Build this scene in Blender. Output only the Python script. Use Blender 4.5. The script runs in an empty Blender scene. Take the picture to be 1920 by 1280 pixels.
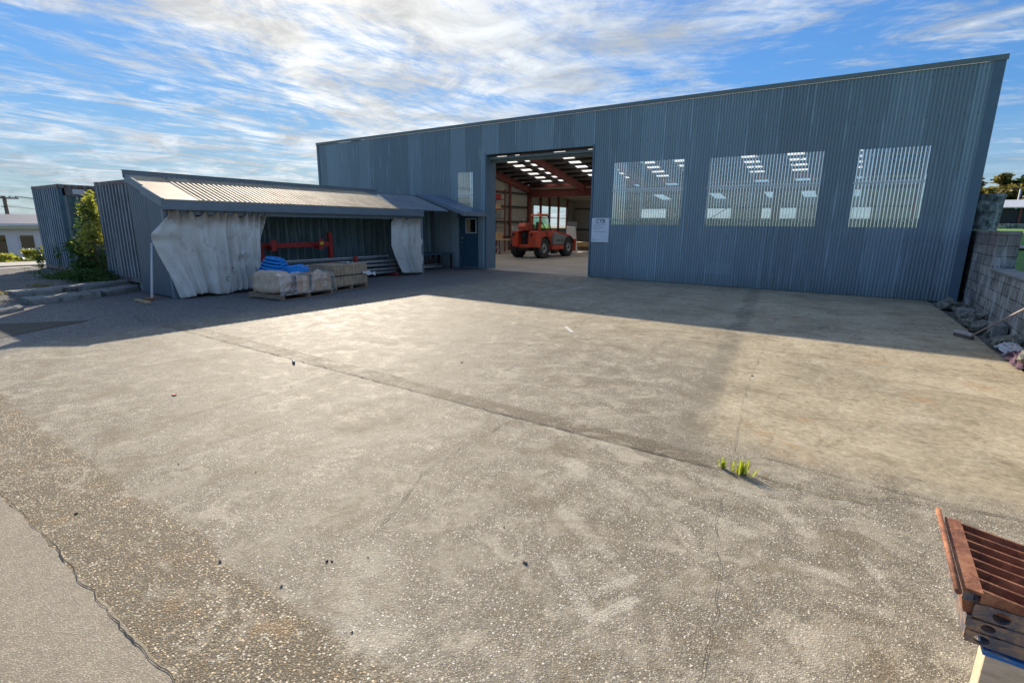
import bpy, bmesh, math, random
from mathutils import Vector, Matrix, noise
R = math.radians
rnd = random.Random(7)
scene = bpy.context.scene
COL = scene.collection

# ---------------------------------------------------------------- camera
F = 953.35; TH = .2254; RO = -.01034; H = 1.7; AZ = -.97337
U0 = Vector((-math.sin(AZ), -math.cos(AZ), 0)); V0 = Vector((-U0[1], U0[0], 0))
def _rot():
    r = Vector((1, 0, 0)); fw = Vector((0, math.cos(TH), -math.sin(TH))); dn = Vector((0, -math.sin(TH), -math.cos(TH)))
    c, s = math.cos(RO), math.sin(RO)
    return c*r + s*dn, fw, -s*r + c*dn
def _b(v): return Vector((v.dot(U0), v.dot(V0), v.z))
_r, _f, _d = [_b(v) for v in _rot()]
cam = bpy.data.cameras.new('camera'); cam.sensor_width = 36; cam.lens = F/1920*36
cam.clip_start = .05; cam.clip_end = 5000
co = bpy.data.objects.new('camera', cam); COL.objects.link(co); scene.camera = co
up = -_d
co.matrix_world = Matrix(((_r.x, up.x, -_f.x, 0), (_r.y, up.y, -_f.y, 0), (_r.z, up.z, -_f.z, H), (0, 0, 0, 1)))

# ---------------------------------------------------------------- sun, sky
SUND = Vector((-1.73, 1.25, 1.0)).normalized()          # towards the sun
SUN_EL = math.asin(SUND.z); SUN_AZ = math.atan2(SUND.x, SUND.y)
sl = bpy.data.lights.new('sun', 'SUN'); sl.energy = 3.4; sl.angle = R(.5); sl.color = (1, .88, .72)
so = bpy.data.objects.new('sun', sl); COL.objects.link(so); so.rotation_euler = SUND.to_track_quat('Z', 'Y').to_euler()
scene.view_settings.view_transform = 'Standard'; scene.view_settings.look = 'None'
scene.view_settings.gamma = 1; scene.view_settings.exposure = 1.12

class NT:
    """tiny node-tree writer"""
    def __init__(s, tree): s.t = tree; s.n = tree.nodes; s.n.clear()
    def __call__(s, typ, ins=None, **props):
        nd = s.n.new(typ)
        for k, v in props.items(): setattr(nd, k, v)
        for k, v in (ins or {}).items():
            sock = nd.inputs[k]
            if hasattr(v, 'is_linked') or isinstance(v, bpy.types.NodeSocket): s.t.links.new(v, sock)
            else: sock.default_value = v
        return nd
    def math(s, op, a, b=0.0, clamp=False): return s('ShaderNodeMath', {0: a, 1: b}, operation=op, use_clamp=clamp).outputs[0]
    def mix(s, f, a, b, blend='MIX'):
        nd = s('ShaderNodeMix', data_type='RGBA', blend_type=blend, clamp_factor=True)
        for i, v in ((0, f), (6, a), (7, b)):
            if isinstance(v, bpy.types.NodeSocket): s.t.links.new(v, nd.inputs[i])
            else: nd.inputs[i].default_value = v if i == 0 else (tuple(v)+(1,) if len(v) == 3 else v)
        return nd.outputs[2]
    def ramp(s, f, stops, interp='LINEAR'):
        nd = s('ShaderNodeValToRGB', {0: f}); cr = nd.color_ramp; cr.interpolation = interp
        while len(cr.elements) < len(stops): cr.elements.new(.5)
        for e, (p, c) in zip(cr.elements, stops):
            e.position = p; e.color = (c, c, c, 1) if isinstance(c, (int, float)) else tuple(c)+(1,)
        return nd.outputs[0]
    def noise(s, vec, scale, detail=4, rough=.55, dist=0):
        return s('ShaderNodeTexNoise', {'Vector': vec, 'Scale': scale, 'Detail': detail, 'Roughness': rough, 'Distortion': dist}).outputs[0]
    def smap(s, v, a, b):
        return s('ShaderNodeMapRange', {0: v, 1: a, 2: b, 3: 0.0, 4: 1.0}, interpolation_type='SMOOTHSTEP').outputs[0]

world = bpy.data.worlds.new('World'); scene.world = world; world.use_nodes = True
w = NT(world.node_tree)
sky = w('ShaderNodeTexSky', sky_type='NISHITA', sun_disc=False, sun_elevation=SUN_EL, sun_rotation=SUN_AZ, air_density=1.0, dust_density=.2, ozone_density=2.0)
tc = w('ShaderNodeTexCoord').outputs['Generated']
sep = w('ShaderNodeSeparateXYZ', {0: tc})
zc = w.math('MAXIMUM', sep.outputs[2], .0)
zz = w.math('ADD', zc, .07)
pl = w('ShaderNodeCombineXYZ', {0: w.math('DIVIDE', sep.outputs[0], zz), 1: w.math('DIVIDE', sep.outputs[1], zz), 2: 0.0}).outputs[0]
streak = math.atan2(_f.y, _f.x) + R(15)                    # streaks run towards this heading
def cl(rot, sx, sy, scale, detail, rough, dist, seed):
    m = w('ShaderNodeMapping', {0: pl, 'Location': (seed, seed*.7, 0), 'Rotation': (0, 0, 0)})
    m2 = w('ShaderNodeVectorRotate', {'Vector': m.outputs[0], 'Angle': -rot}, rotation_type='Z_AXIS').outputs[0]
    m3 = w('ShaderNodeVectorMath', {0: m2, 1: (sx, sy, 1)}, operation='MULTIPLY').outputs[0]
    return w.noise(m3, scale, detail, rough, dist)
side = w('ShaderNodeVectorMath', {0: tc, 1: tuple(Vector((_r.x, _r.y, 0)).normalized())}, operation='DOT_PRODUCT').outputs['Value']
side = w.smap(w.math('ADD', side, w.math('MULTIPLY', w.math('SUBTRACT', w.noise(pl, .6, 3, .5), .5), 1.2)), -.35, .45)
def both(ang, *k):
    l_ = cl(streak-R(ang), *k); r_ = cl(streak+R(ang), *k)
    return w.math('ADD', w.math('MULTIPLY', l_, w.math('SUBTRACT', 1.0, side)), w.math('MULTIPLY', r_, side))
a = both(58, .70, 1.15, 1.0, 10, .66, 1.5, 3.1)
b = both(50, .95, 1.9, 2.0, 10, .70, 1.6, 9.4)
b2 = both(66, .50, 1.9, 4.2, 8, .70, 1.2, 1.7)
c = cl(streak-.2, .8, 1.0, .38, 3, .5, .3, 5.2)
dens = w.math('ADD', w.math('ADD', w.math('MULTIPLY', a, .50), w.math('MULTIPLY', b, .28)), w.math('ADD', w.math('MULTIPLY', c, .34), w.math('MULTIPLY', b2, .20)))
sdot = w('ShaderNodeVectorMath', {0: tc, 1: tuple(SUND)}, operation='DOT_PRODUCT').outputs['Value']
near = w.math('POWER', w.math('MAXIMUM', sdot, 0.0), 9.0)
dens = w.math('ADD', dens, w.math('MULTIPLY', near, .060))
cloud = w.smap(dens, .600, .765)
hz = w.smap(sep.outputs[2], .20, -.01)
cloud = w.math('MAXIMUM', cloud, w.math('MULTIPLY', hz, .60))
cloud = w.math('MULTIPLY', cloud, .93)
glow = w.math('POWER', w.math('MAXIMUM', sdot, 0.0), 14.0)
ccol = w.mix(w.math('MULTIPLY', glow, 1.0), (2.15, 2.42, 2.75), (3.6, 3.5, 3.25))
# thicker parts of the cloud let less light through
shade = w.ramp(cl(streak+.4, .8, 1.1, 1.9, 8, .66, .9, 22.0), [(.36, 1.10), (.62, .66)])
ccol = w.mix(1.0, ccol, shade, 'MULTIPLY')
lum = w('ShaderNodeRGBToBW', {0: sky.outputs[0]}).outputs[0]
comp = w.math('DIVIDE', 1.0, w.math('ADD', 1.0, w.math('MULTIPLY', lum, .22)))
skyt = w('ShaderNodeVectorMath', {0: sky.outputs[0], 'Scale': comp}, operation='SCALE').outputs[0]
skyc = w.mix(1.0, skyt, (.30, .51, .74), 'MULTIPLY')
full = w.mix(cloud, skyc, ccol)
bg = w('ShaderNodeBackground', {0: full, 1: .15})
w('ShaderNodeOutputWorld', {0: bg.outputs[0]})

# ---------------------------------------------------------------- materials
MAT = {}
def mat(name, fn=None, col=(.5, .5, .5), rough=.6, metal=0.0, spec=.5, var=.0, scale=3.0, bump=0.0, bscale=30.0, dirt=None, dscale=2.0, dlo=.55, dhi=.75, alpha=None, trans=None):
    if name in MAT: return MAT[name]
    m = bpy.data.materials.new(name); m.use_nodes = True
    t = NT(m.node_tree); MAT[name] = m
    if fn: fn(t); return m
    pos = t('ShaderNodeTexCoord').outputs['Object']
    colr = col
    if var:
        n = t.noise(pos, scale, 5, .6)
        lo = tuple(c*(1-var) for c in col); hi = tuple(min(1, c*(1+var)) for c in col)
        colr = t.ramp(n, [(.3, lo), (.7, hi)])
    else: colr = t('ShaderNodeRGB').outputs[0]; colr.default_value = tuple(col)+(1,)
    if dirt:
        d = t.noise(pos, dscale, 7, .68, .4)
        colr = t.mix(t.smap(d, dlo, dhi), colr, dirt)
    ins = {'Base Color': colr, 'Roughness': rough, 'Metallic': metal, 'Specular IOR Level': spec}
    if bump:
        bn = t.noise(pos, bscale, 4, .6)
        ins['Normal'] = t('ShaderNodeBump', {'Height': bn, 'Strength': bump, 'Distance': .01}).outputs[0]
    p = t('ShaderNodeBsdfPrincipled', ins)
    t('ShaderNodeOutputMaterial', {0: p.outputs[0]})
    return m

def pebbles(t, pos, scale, base, light, dark, tan):
    """returns colour, height of exposed aggregate at this cell scale"""
    v = t('ShaderNodeTexVoronoi', {'Vector': pos, 'Scale': scale, 'Randomness': 1.0}, feature='F1')
    cr = t('ShaderNodeSeparateColor', {0: v.outputs['Color']})
    d = v.outputs['Distance']
    stone = t.ramp(cr.outputs[0], [(.0, dark), (.3, base), (.55, tan), (.8, light), (1.0, light)])
    edge = t.smap(d, .30, .52)
    colr = t.mix(edge, stone, tuple(x*.42 for x in base))
    h = t.smap(d, .6, .1)
    return colr, h, cr.outputs[1]

def yard_mat(t):
    pos = t('ShaderNodeNewGeometry').outputs['Position']
    s = t('ShaderNodeSeparateXYZ', {0: pos}); x, y = s.outputs[0], s.outputs[1]
    n0 = t.noise(pos, .8, 6, .62, .3); n1 = t.noise(pos, 3.5, 6, .7, .4); n2 = t.noise(pos, 17, 8, .78)
    wob = t.math('MULTIPLY', t.math('SUBTRACT', n1, .5), .5)
    # smooth cement slab lies right of u = -1, beyond the joint
    sm = t.math('MULTIPLY', t.smap(t.math('ADD', t.math('ADD', x, t.math('MULTIPLY', y, .12)), wob), -.75, -.25), t.smap(t.math('ADD', y, wob), 3.75, 4.5))
    big = t.math('MULTIPLY', t.smap(t.math('ADD', x, wob), -9.0, -2.0), t.smap(y, 5.5, 9.0))
    sm2 = t.math('MAXIMUM', sm, t.math('MULTIPLY', big, .75))
    c1, h1, r1 = pebbles(t, pos, 135, (.36, .33, .275), (.74, .72, .66), (.085, .085, .08), (.40, .34, .25))
    c2, h2, r2 = pebbles(t, pos, 78, (.36, .335, .285), (.88, .86, .82), (.12, .12, .11), (.45, .37, .26))
    cement = t.ramp(n0, [(.3, (.33, .305, .255)), (.5, (.43, .395, .325)), (.68, (.52, .485, .41))])
    fine = t.ramp(n2, [(.33, .62), (.66, 1.25)])
    cement = t.mix(1.0, cement, fine, 'MULTIPLY')
    # some big white stones show among the small ones
    agg = t.mix(t.smap(r2, .72, .74), c1, c2)
    agg = t.mix(.20, agg, cement)
    wear = t.smap(n1, .45, .62)
    agg = t.mix(t.math('MULTIPLY', wear, .55), agg, t.mix(.5, cement, (.46, .435, .38)))
    slab = t.mix(t.math('MULTIPLY', t.smap(n1, .4, .7), .25), t.mix(1.0, cement, (1.02, .985, .90), 'MULTIPLY'), agg)
    colr = t.mix(sm2, agg, slab)
    # band of bare pebbles at the yard's near edge, patched strip along the joint
    wx = t.math('MULTIPLY', t.math('SUBTRACT', t.noise(pos, 1.3, 3, .5), .5), .22)
    ya = t.math('ADD', t.math('ADD', y, wx), t.math('ADD', t.math('MULTIPLY', t.math('SUBTRACT', n1, .5), .16), t.math('MULTIPLY', t.math('SUBTRACT', n2, .5), .07)))
    band = t.smap(ya, 1.14, 1.06)
    c3, h3, r3 = pebbles(t, pos, 80, (.33, .30, .245), (.74, .71, .65), (.11, .105, .095), (.55, .42, .26))
    c4, h4, r4 = pebbles(t, pos, 150, (.30, .27, .22), (.62, .58, .50), (.09, .085, .075), (.46, .35, .22))
    cb = t.mix(t.smap(r3, .55, .6), c3, c4)
    cb = t.mix(1.0, cb, t.ramp(n1, [(.3, (.95, .91, .84)), (.7, (1.3, 1.27, 1.2))]), 'MULTIPLY')
    cb = t.mix(t.math('MULTIPLY', t.smap(t.noise(pos, 4.5, 4, .6), .57, .72), .24), cb, (.48, .28, .11))
    colr = t.mix(t.math('MULTIPLY', band, .92), colr, cb)
    sx = t.smap(t.math('ADD', x, t.math('MULTIPLY', wob, 1.0)), -.55, -.95)
    fl = t.ramp(t.math('DIVIDE', t.math('ADD', x, 10.0), 10.0), [(0, .5), (.45, .9), (1, 1.0)])
    jm = t.math('MULTIPLY', t.math('MULTIPLY', t.smap(y, 3.585, 3.61), t.smap(t.math('ADD', y, t.math('MULTIPLY', wob, .10)), 3.88, 3.80)), t.math('MULTIPLY', sx, fl))
    cj = t.mix(1.0, c4, (.78, .76, .72), 'MULTIPLY')
    colr = t.mix(t.math('MULTIPLY', jm, .82), colr, cj)
    # oil and tyre stains
    st = t.noise(t('ShaderNodeVectorMath', {0: pos, 1: (.45, 1.1, 1)}, operation='MULTIPLY').outputs[0], 1.1, 7, .72, .6)
    colr = t.mix(t.math('MULTIPLY', t.smap(st, .53, .66), .42), colr, (.16, .135, .095))
    st3 = t.noise(pos, 2.6, 9, .76, .9)
    colr = t.mix(t.math('MULTIPLY', t.smap(st3, .53, .60), .40), colr, (.18, .145, .095))
    colr = t.mix(t.math('MULTIPLY', t.smap(st3, .46, .38), .28), colr, (.66, .62, .53))
    st2 = t.noise(t('ShaderNodeVectorMath', {0: pos, 1: (1.6, .35, 1)}, operation='MULTIPLY').outputs[0], 2.3, 6, .7, .3)
    colr = t.mix(t.math('MULTIPLY', t.smap(st2, .56, .7), .35), colr, (.15, .14, .12))
    sp = t.noise(t('ShaderNodeVectorMath', {0: pos, 1: (1.0, .8, 1)}, operation='MULTIPLY').outputs[0], 4.2, 10, .80, 1.4)
    colr = t.mix(t.math('MULTIPLY', t.smap(sp, .585, .605), .38), colr, (.15, .125, .09))
    colr = t.mix(t.math('MULTIPLY', t.smap(sp, .41, .395), .30), colr, (.62, .585, .51))
    rs = t.noise(t('ShaderNodeVectorMath', {0: pos, 1: (.7, 1, 1)}, operation='ADD').outputs[0], 1.7, 5, .65, .3)
    colr = t.mix(t.math('MULTIPLY', t.math('MULTIPLY', t.smap(rs, .60, .70), sm), .32), colr, (.38, .20, .075))
    # dark worn strip along the edge of the smooth slab
    ds = t.math('ABSOLUTE', t.math('SUBTRACT', t.math('ADD', t.math('ADD', x, t.math('MULTIPLY', y, .12)), t.math('MULTIPLY', wob, .6)), -.50))
    colr = t.mix(t.math('MULTIPLY', t.math('MULTIPLY', t.smap(ds, .22, .06), t.smap(n1, .35, .6)), t.math('MULTIPLY', t.smap(y, 3.7, 3.9), .55)), colr, (.13, .125, .11))
    # worn pale scrapes and paint rubbed into the concrete
    mk = None
    for (ax, ay), (bx_, by), wd, k in [((-1.12, 2.08), (-.83, 1.84), .05, .6), ((-.85, 1.95), (-.73, 2.16), .035, .7), ((-.77, 1.80), (-.67, 2.02), .035, .7), ((-.11, 2.77), (.15, 2.74), .04, .55), ((.22, 3.0), (.33, 2.78), .035, .5), ((-.05, 3.1), (-.25, 3.35), .06, .45), ((-.25, 3.35), (-.7, 3.45), .06, .45), ((-1.6, 3.1), (-1.0, 2.9), .09, .4), ((-.3, 2.9), (-.9, 3.0), .06, .4), ((.3, 2.6), (.1, 2.55), .04, .45), ((-1.3, 2.5), (-1.0, 2.3), .07, .4), ((-3.3, 2.3), (-2.6, 3.2), .14, .3), ((-1.9, 1.5), (-1.5, 1.2), .2, .35)]:
        dx, dy = bx_-ax, by-ay; L2 = dx*dx+dy*dy
        qx = t.math('SUBTRACT', x, ax); qy = t.math('SUBTRACT', y, ay)
        u_ = t.math('DIVIDE', t.math('ADD', t.math('MULTIPLY', qx, dx), t.math('MULTIPLY', qy, dy)), L2, True)
        ex = t.math('SUBTRACT', qx, t.math('MULTIPLY', u_, dx)); ey = t.math('SUBTRACT', qy, t.math('MULTIPLY', u_, dy))
        dd = t.math('SQRT', t.math('ADD', t.math('MULTIPLY', ex, ex), t.math('MULTIPLY', ey, ey)))
        dd = t.math('ADD', dd, t.math('MULTIPLY', t.math('SUBTRACT', n2, .5), wd*1.6))
        m_ = t.math('MULTIPLY', t.smap(dd, wd, wd*.6), k)
        m_ = t.math('MULTIPLY', m_, .72, True); mk = m_ if mk is None else t.math('MAXIMUM', mk, m_)
    colr = t.mix(t.math('MULTIPLY', mk, t.smap(t.math('ADD', t.math('MULTIPLY', t.noise(pos, 110, 3, .75), .8), t.math('MULTIPLY', n1, .25)), .49, .55)), colr, (.66, .64, .58))
    colr = t.mix(1.0, colr, (1.05, 1.0, .90), 'MULTIPLY')
    # asphalt near the containers and the lean-to
    asp = t.math('MULTIPLY', t.smap(t.math('ADD', x, t.math('MULTIPLY', wob, 1.2)), -8.6, -10.2), t.smap(y, -3.0, .0))
    ca, ha, ra = pebbles(t, pos, 60, (.22, .23, .24), (.46, .47, .48), (.08, .08, .085), (.30, .28, .26))
    colr = t.mix(t.math('MULTIPLY', asp, .88), colr, ca)
    # control joints of the slab (grooves)
    hgt = t.math('ADD', t.math('MULTIPLY', h1, t.math('SUBTRACT', 1.0, t.math('MULTIPLY', sm2, .75))), t.math('MULTIPLY', h2, t.math('SUBTRACT', .7, t.math('MULTIPLY', sm2, .6))))
    hgt = t.math('ADD', hgt, t.math('MULTIPLY', n2, .8))
    hgt = t.math('ADD', hgt, t.math('MULTIPLY', t.math('ADD', h3, h4), t.math('MULTIPLY', t.math('MAXIMUM', band, t.math('MULTIPLY', jm, .6)), 1.1)))
    nrm = t('ShaderNodeBump', {'Height': hgt, 'Strength': .6, 'Distance': .0022}).outputs[0]
    nrm = t('ShaderNodeBump', {'Height': n0, 'Strength': .4, 'Distance': .012, 'Normal': nrm}).outputs[0]
    ro = t.ramp(n1, [(.3, .55), (.7, .78)])
    p = t('ShaderNodeBsdfPrincipled', {'Base Color': colr, 'Roughness': ro, 'Specular IOR Level': .085, 'Normal': nrm})
    t('ShaderNodeOutputMaterial', {0: p.outputs[0]})
mat('yard_concrete', yard_mat)

def agg_mat(t):
    pos = t('ShaderNodeNewGeometry').outputs['Position']
    n1 = t.noise(pos, 2.2, 6, .65, .4)
    c2, h2, r2 = pebbles(t, pos, 70, (.34, .31, .25), (.66, .64, .60), (.12, .12, .115), (.48, .36, .22))
    c1, h1, r1 = pebbles(t, pos, 120, (.24, .225, .19), (.5, .48, .44), (.08, .08, .075), (.36, .29, .2))
    colr = t.mix(t.smap(r2, .62, .66), c2, c1)
    colr = t.mix(1.0, colr, t.ramp(n1, [(.3, (.72, .70, .66)), (.5, (1.0, .97, .9)), (.7, (1.15, 1.13, 1.1))]), 'MULTIPLY')
    og = t.noise(pos, 5.5, 4, .6)
    colr = t.mix(t.math('MULTIPLY', t.smap(og, .58, .72), .35), colr, (.42, .25, .10))
    nrm = t('ShaderNodeBump', {'Height': t.math('ADD', h2, t.math('MULTIPLY', h1, .4)), 'Strength': .9, 'Distance': .005}).outputs[0]
    p = t('ShaderNodeBsdfPrincipled', {'Base Color': colr, 'Roughness': .65, 'Specular IOR Level': .25, 'Normal': nrm})
    t('ShaderNodeOutputMaterial', {0: p.outputs[0]})
mat('exposed_aggregate', agg_mat)

def strip_mat(t):
    pos = t('ShaderNodeNewGeometry').outputs['Position']
    n1 = t.noise(pos, 3, 6, .65, .4)
    c2, h2, r2 = pebbles(t, pos, 85, (.21, .20, .17), (.55, .53, .48), (.07, .07, .065), (.30, .26, .19))
    colr = t.mix(1.0, c2, t.ramp(n1, [(.3, .70), (.7, 1.15)]), 'MULTIPLY')
    nrm = t('ShaderNodeBump', {'Height': h2, 'Strength': .8, 'Distance': .003}).outputs[0]
    p = t('ShaderNodeBsdfPrincipled', {'Base Color': colr, 'Roughness': .7, 'Specular IOR Level': .2, 'Normal': nrm})
    t('ShaderNodeOutputMaterial', {0: p.outputs[0]})
mat('patched_joint', strip_mat)

def old_asphalt(t):
    pos = t('ShaderNodeNewGeometry').outputs['Position']
    n1 = t.noise(pos, 1.6, 6, .65, .4); n2 = t.noise(pos, 20, 5, .7)
    c2, h2, r2 = pebbles(t, pos, 130, (.38, .355, .31), (.60, .57, .51), (.13, .13, .125), (.36, .31, .25))
    colr = t.mix(.45, c2, t.ramp(n1, [(.3, (.30, .275, .235)), (.7, (.46, .43, .37))]))
    colr = t.mix(1.0, colr, t.ramp(n2, [(.3, .82), (.7, 1.12)]), 'MULTIPLY')
    colr = t.mix(1.0, colr, (1.06, .98, .84), 'MULTIPLY')
    nrm = t('ShaderNodeBump', {'Height': t.math('ADD', h2, n2), 'Strength': .5, 'Distance': .002}).outputs[0]
    p = t('ShaderNodeBsdfPrincipled', {'Base Color': colr, 'Roughness': .7, 'Specular IOR Level': .2, 'Normal': nrm})
    t('ShaderNodeOutputMaterial', {0: p.outputs[0]})
mat('old_asphalt', old_asphalt)

def cladding(base, lap=.762, wear=.42, seed=0.0, axis=0):
    def fn(t):
        pos = t('ShaderNodeNewGeometry').outputs['Position']
        s = t('ShaderNodeSeparateXYZ', {0: pos}); x = s.outputs[axis]; z = s.outputs[2]
        sheet = t.math('FLOOR', t.math('DIVIDE', x, lap))
        wn = t('ShaderNodeTexWhiteNoise', {'W': t.math('ADD', sheet, seed)}, noise_dimensions='1D').outputs[0]
        colr = t.mix(1.0, base, t.ramp(wn, [(0, .80), (1, 1.18)]), 'MULTIPLY')
        vs = t.noise(t('ShaderNodeVectorMath', {0: pos, 1: (9, 9, .55)}, operation='MULTIPLY').outputs[0], 1.0, 6, .65)
        colr = t.mix(t.math('MULTIPLY', t.smap(vs, .52, .75), wear), colr, tuple(min(1, c*1.9+.05) for c in base))
        # lap lines: faded strip and a thin dark line
        fr = t.math('FRACT', t.math('DIVIDE', x, lap))
        lapm = t.math('MULTIPLY', t.smap(fr, .93, .975), t.smap(t.noise(pos, .7, 3), .45, .6))
        colr = t.mix(t.math('MULTIPLY', lapm, .5), colr, tuple(min(1, c*1.8+.05) for c in base))
        dk = t.smap(fr, .020, .008)
        colr = t.mix(t.math('MULTIPLY', dk, .6), colr, tuple(c*.35 for c in base))
        # screw rows at the girts and a few rust runs below them
        cx_ = t.math('ABSOLUTE', t.math('SUBTRACT', t.math('FRACT', t.math('DIVIDE', t.math('ADD', x, 21.95-.019), .228)), .5))
        rows = None
        for zi in (.30, 1.42, 2.83, 4.22, 5.08):
            m_ = t.smap(t.math('ABSOLUTE', t.math('SUBTRACT', z, zi)), .017, .010); rows = m_ if rows is None else t.math('MAXIMUM', rows, m_)
        colr = t.mix(t.math('MULTIPLY', t.math('MULTIPLY', rows, t.smap(cx_, .06, .035)), .75), colr, (.035, .05, .06))
        ru = t.noise(t('ShaderNodeVectorMath', {0: pos, 1: (14, 14, 1.0)}, operation='MULTIPLY').outputs[0], 1.0, 6, .7)
        colr = t.mix(t.math('MULTIPLY', t.math('MULTIPLY', t.smap(ru, .66, .74), t.smap(z, 2.6, .2)), .45), colr, (.16, .10, .06))
        # grime from splashing rain at the foot of the sheets
        g = t.math('MULTIPLY', t.smap(t.math('ADD', z, t.math('MULTIPLY', vs, .5)), .75, .15), .35)
        colr = t.mix(g, colr, (.10, .115, .085))
        nrm = t('ShaderNodeBump', {'Height': t.noise(pos, 3, 3), 'Strength': .25, 'Distance': .02}).outputs[0]
        p = t('ShaderNodeBsdfPrincipled', {'Base Color': colr, 'Roughness': .33, 'Metallic': .0, 'Specular IOR Level': .5, 'Normal': nrm})
        t('ShaderNodeOutputMaterial', {0: p.outputs[0]})
    return fn
WB = (.195, .268, .310)
mat('blue_cladding', cladding(WB))
mat('blue_cladding_lit_faded', cladding(tuple(c*1.26+.005 for c in WB)))  # lighter copy paints light on rib crests; also used for faded patches
mat('side_cladding', cladding(WB, axis=1, seed=40))
mat('end_cladding', cladding((.13, .175, .215), lap=1.5, wear=.15))
mat('blue_flashing', col=(.105, .170, .235), rough=.42, var=.08, dirt=(.05, .055, .05), dlo=.62, dhi=.85)
mat('green_flashing', col=(.17, .21, .21), rough=.45, var=.1)
mat('grey_flashing', col=(.17, .215, .26), rough=.45, var=.1, dirt=(.08, .085, .085), dlo=.6, dhi=.8)

def polycarb(t, lo=.03, hi=.14, rf=.10):
    pos = t('ShaderNodeNewGeometry').outputs['Position']
    gl = t('ShaderNodeBsdfGlossy', {'Color': (.86, .96, 1, 1), 'Roughness': .14}).outputs[0]
    tr = t('ShaderNodeBsdfTransparent', {0: (.86, .92, .95, 1)}).outputs[0]
    di = t('ShaderNodeBsdfDiffuse', {0: (.85, .92, .95, 1)}).outputs[0]
    tl = t('ShaderNodeBsdfTranslucent', {0: (.75, .83, .85, 1)}).outputs[0]
    haze = t('ShaderNodeMixShader', {0: .5, 1: di, 2: tl}).outputs[0]
    n = t.noise(t('ShaderNodeVectorMath', {0: pos, 1: (8, 8, .8)}, operation='MULTIPLY').outputs[0], 1.2, 4, .6)
    body = t('ShaderNodeMixShader', {0: t.ramp(n, [(.35, lo), (.7, hi)]), 1: tr, 2: haze}).outputs[0]
    fr = t('ShaderNodeFresnel', {0: 1.55}).outputs[0]
    sh = t('ShaderNodeMixShader', {0: t.math('ADD', t.math('MULTIPLY', fr, 1.8), rf, True), 1: body, 2: gl}).outputs[0]
    t('ShaderNodeOutputMaterial', {0: sh})
mat('clear_sheet', polycarb); mat('clear_sheet_crest_glare', lambda t: polycarb(t, .6, .85, .66))  # crest sheet whiter and glossier: sky glare put into the material
def skylight(t):
    di = t('ShaderNodeBsdfTranslucent', {0: (.95, .92, .84, 1)}).outputs[0]
    tr = t('ShaderNodeBsdfTransparent', {0: (.95, .93, .88, 1)}).outputs[0]
    sh = di
    t('ShaderNodeOutputMaterial', {0: sh})
mat('skylight_sheet', skylight)
def glassm(tint, refl=.12):
    def fn(t):
        gl = t('ShaderNodeBsdfGlossy', {'Color': (1, 1, 1, 1), 'Roughness': .03}).outputs[0]
        tr = t('ShaderNodeBsdfTransparent', {0: tuple(tint)+(1,)}).outputs[0]
        fr = t('ShaderNodeFresnel', {0: 1.5}).outputs[0]
        sh = t('ShaderNodeMixShader', {0: t.math('ADD', fr, refl, True), 1: tr, 2: gl}).outputs[0]
        t('ShaderNodeOutputMaterial', {0: sh})
    return fn
mat('cab_glass', glassm((.62, .85, .74), .18)); mat('window_glass', glassm((.25, .3, .3), .08))
def wrap(t):
    gl = t('ShaderNodeBsdfGlossy', {'Color': (1, 1, 1, 1), 'Roughness': .12}).outputs[0]
    tr = t('ShaderNodeBsdfTransparent', {0: (.97, .97, .98, 1)}).outputs[0]
    di = t('ShaderNodeBsdfDiffuse', {0: (.8, .82, .85, 1)}).outputs[0]
    pos = t('ShaderNodeTexCoord').outputs['Object']
    n = t.noise(t('ShaderNodeVectorMath', {0: pos, 1: (2, 2, 7)}, operation='MULTIPLY').outputs[0], 3, 5, .7, 1.2)
    m1 = t('ShaderNodeMixShader', {0: t.ramp(n, [(.50, .03), (.66, .38)]), 1: tr, 2: di}).outputs[0]
    m2 = t('ShaderNodeMixShader', {0: .12, 1: m1, 2: gl}).outputs[0]
    t('ShaderNodeOutputMaterial', {0: m2})
mat('plastic_film', wrap)

def container_mat(base, rust, amt):
    def fn(t):
        pos = t('ShaderNodeNewGeometry').outputs['Position']
        colr = t.ramp(t.noise(pos, 2.5, 5, .65), [(.3, tuple(c*.75 for c in base)), (.7, tuple(c*1.25 for c in base))])
        r = t.noise(t('ShaderNodeVectorMath', {0: pos, 1: (7, 7, 1.1)}, operation='MULTIPLY').outputs[0], 1.0, 7, .7, .3)
        f = t.noise(t('ShaderNodeVectorMath', {0: pos, 1: (10, 10, .6)}, operation='MULTIPLY').outputs[0], 1.0, 5, .6)
        colr = t.mix(t.math('MULTIPLY', t.smap(f, .5, .68), .5), colr, (.36, .38, .39))
        rc = t.ramp(t.noise(pos, 12, 4), [(.3, rust), (.7, tuple(c*1.9 for c in rust))])
        colr = t.mix(t.smap(r, amt, amt+.10), colr, rc)
        p = t('ShaderNodeBsdfPrincipled', {'Base Color': colr, 'Roughness': .55, 'Specular IOR Level': .4})
        t('ShaderNodeOutputMaterial', {0: p.outputs[0]})
    return fn
mat('container_grey', container_mat((.09, .11, .125), (.10, .045, .025), .60))
mat('container_blue', container_mat((.055, .12, .165), (.11, .05, .03), .60))
mat('container_grey_worn', container_mat((.29, .32, .34), (.13, .06, .035), .60))  # lighter copies for outward ribs: light on the ribs put into colour
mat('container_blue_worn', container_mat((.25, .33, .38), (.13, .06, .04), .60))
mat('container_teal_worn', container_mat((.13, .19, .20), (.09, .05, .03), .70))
mat('container_rust', container_mat((.17, .17, .17), (.09, .04, .025), .47))
mat('container_teal', container_mat((.07, .13, .15), (.07, .04, .03), .70))

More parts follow.
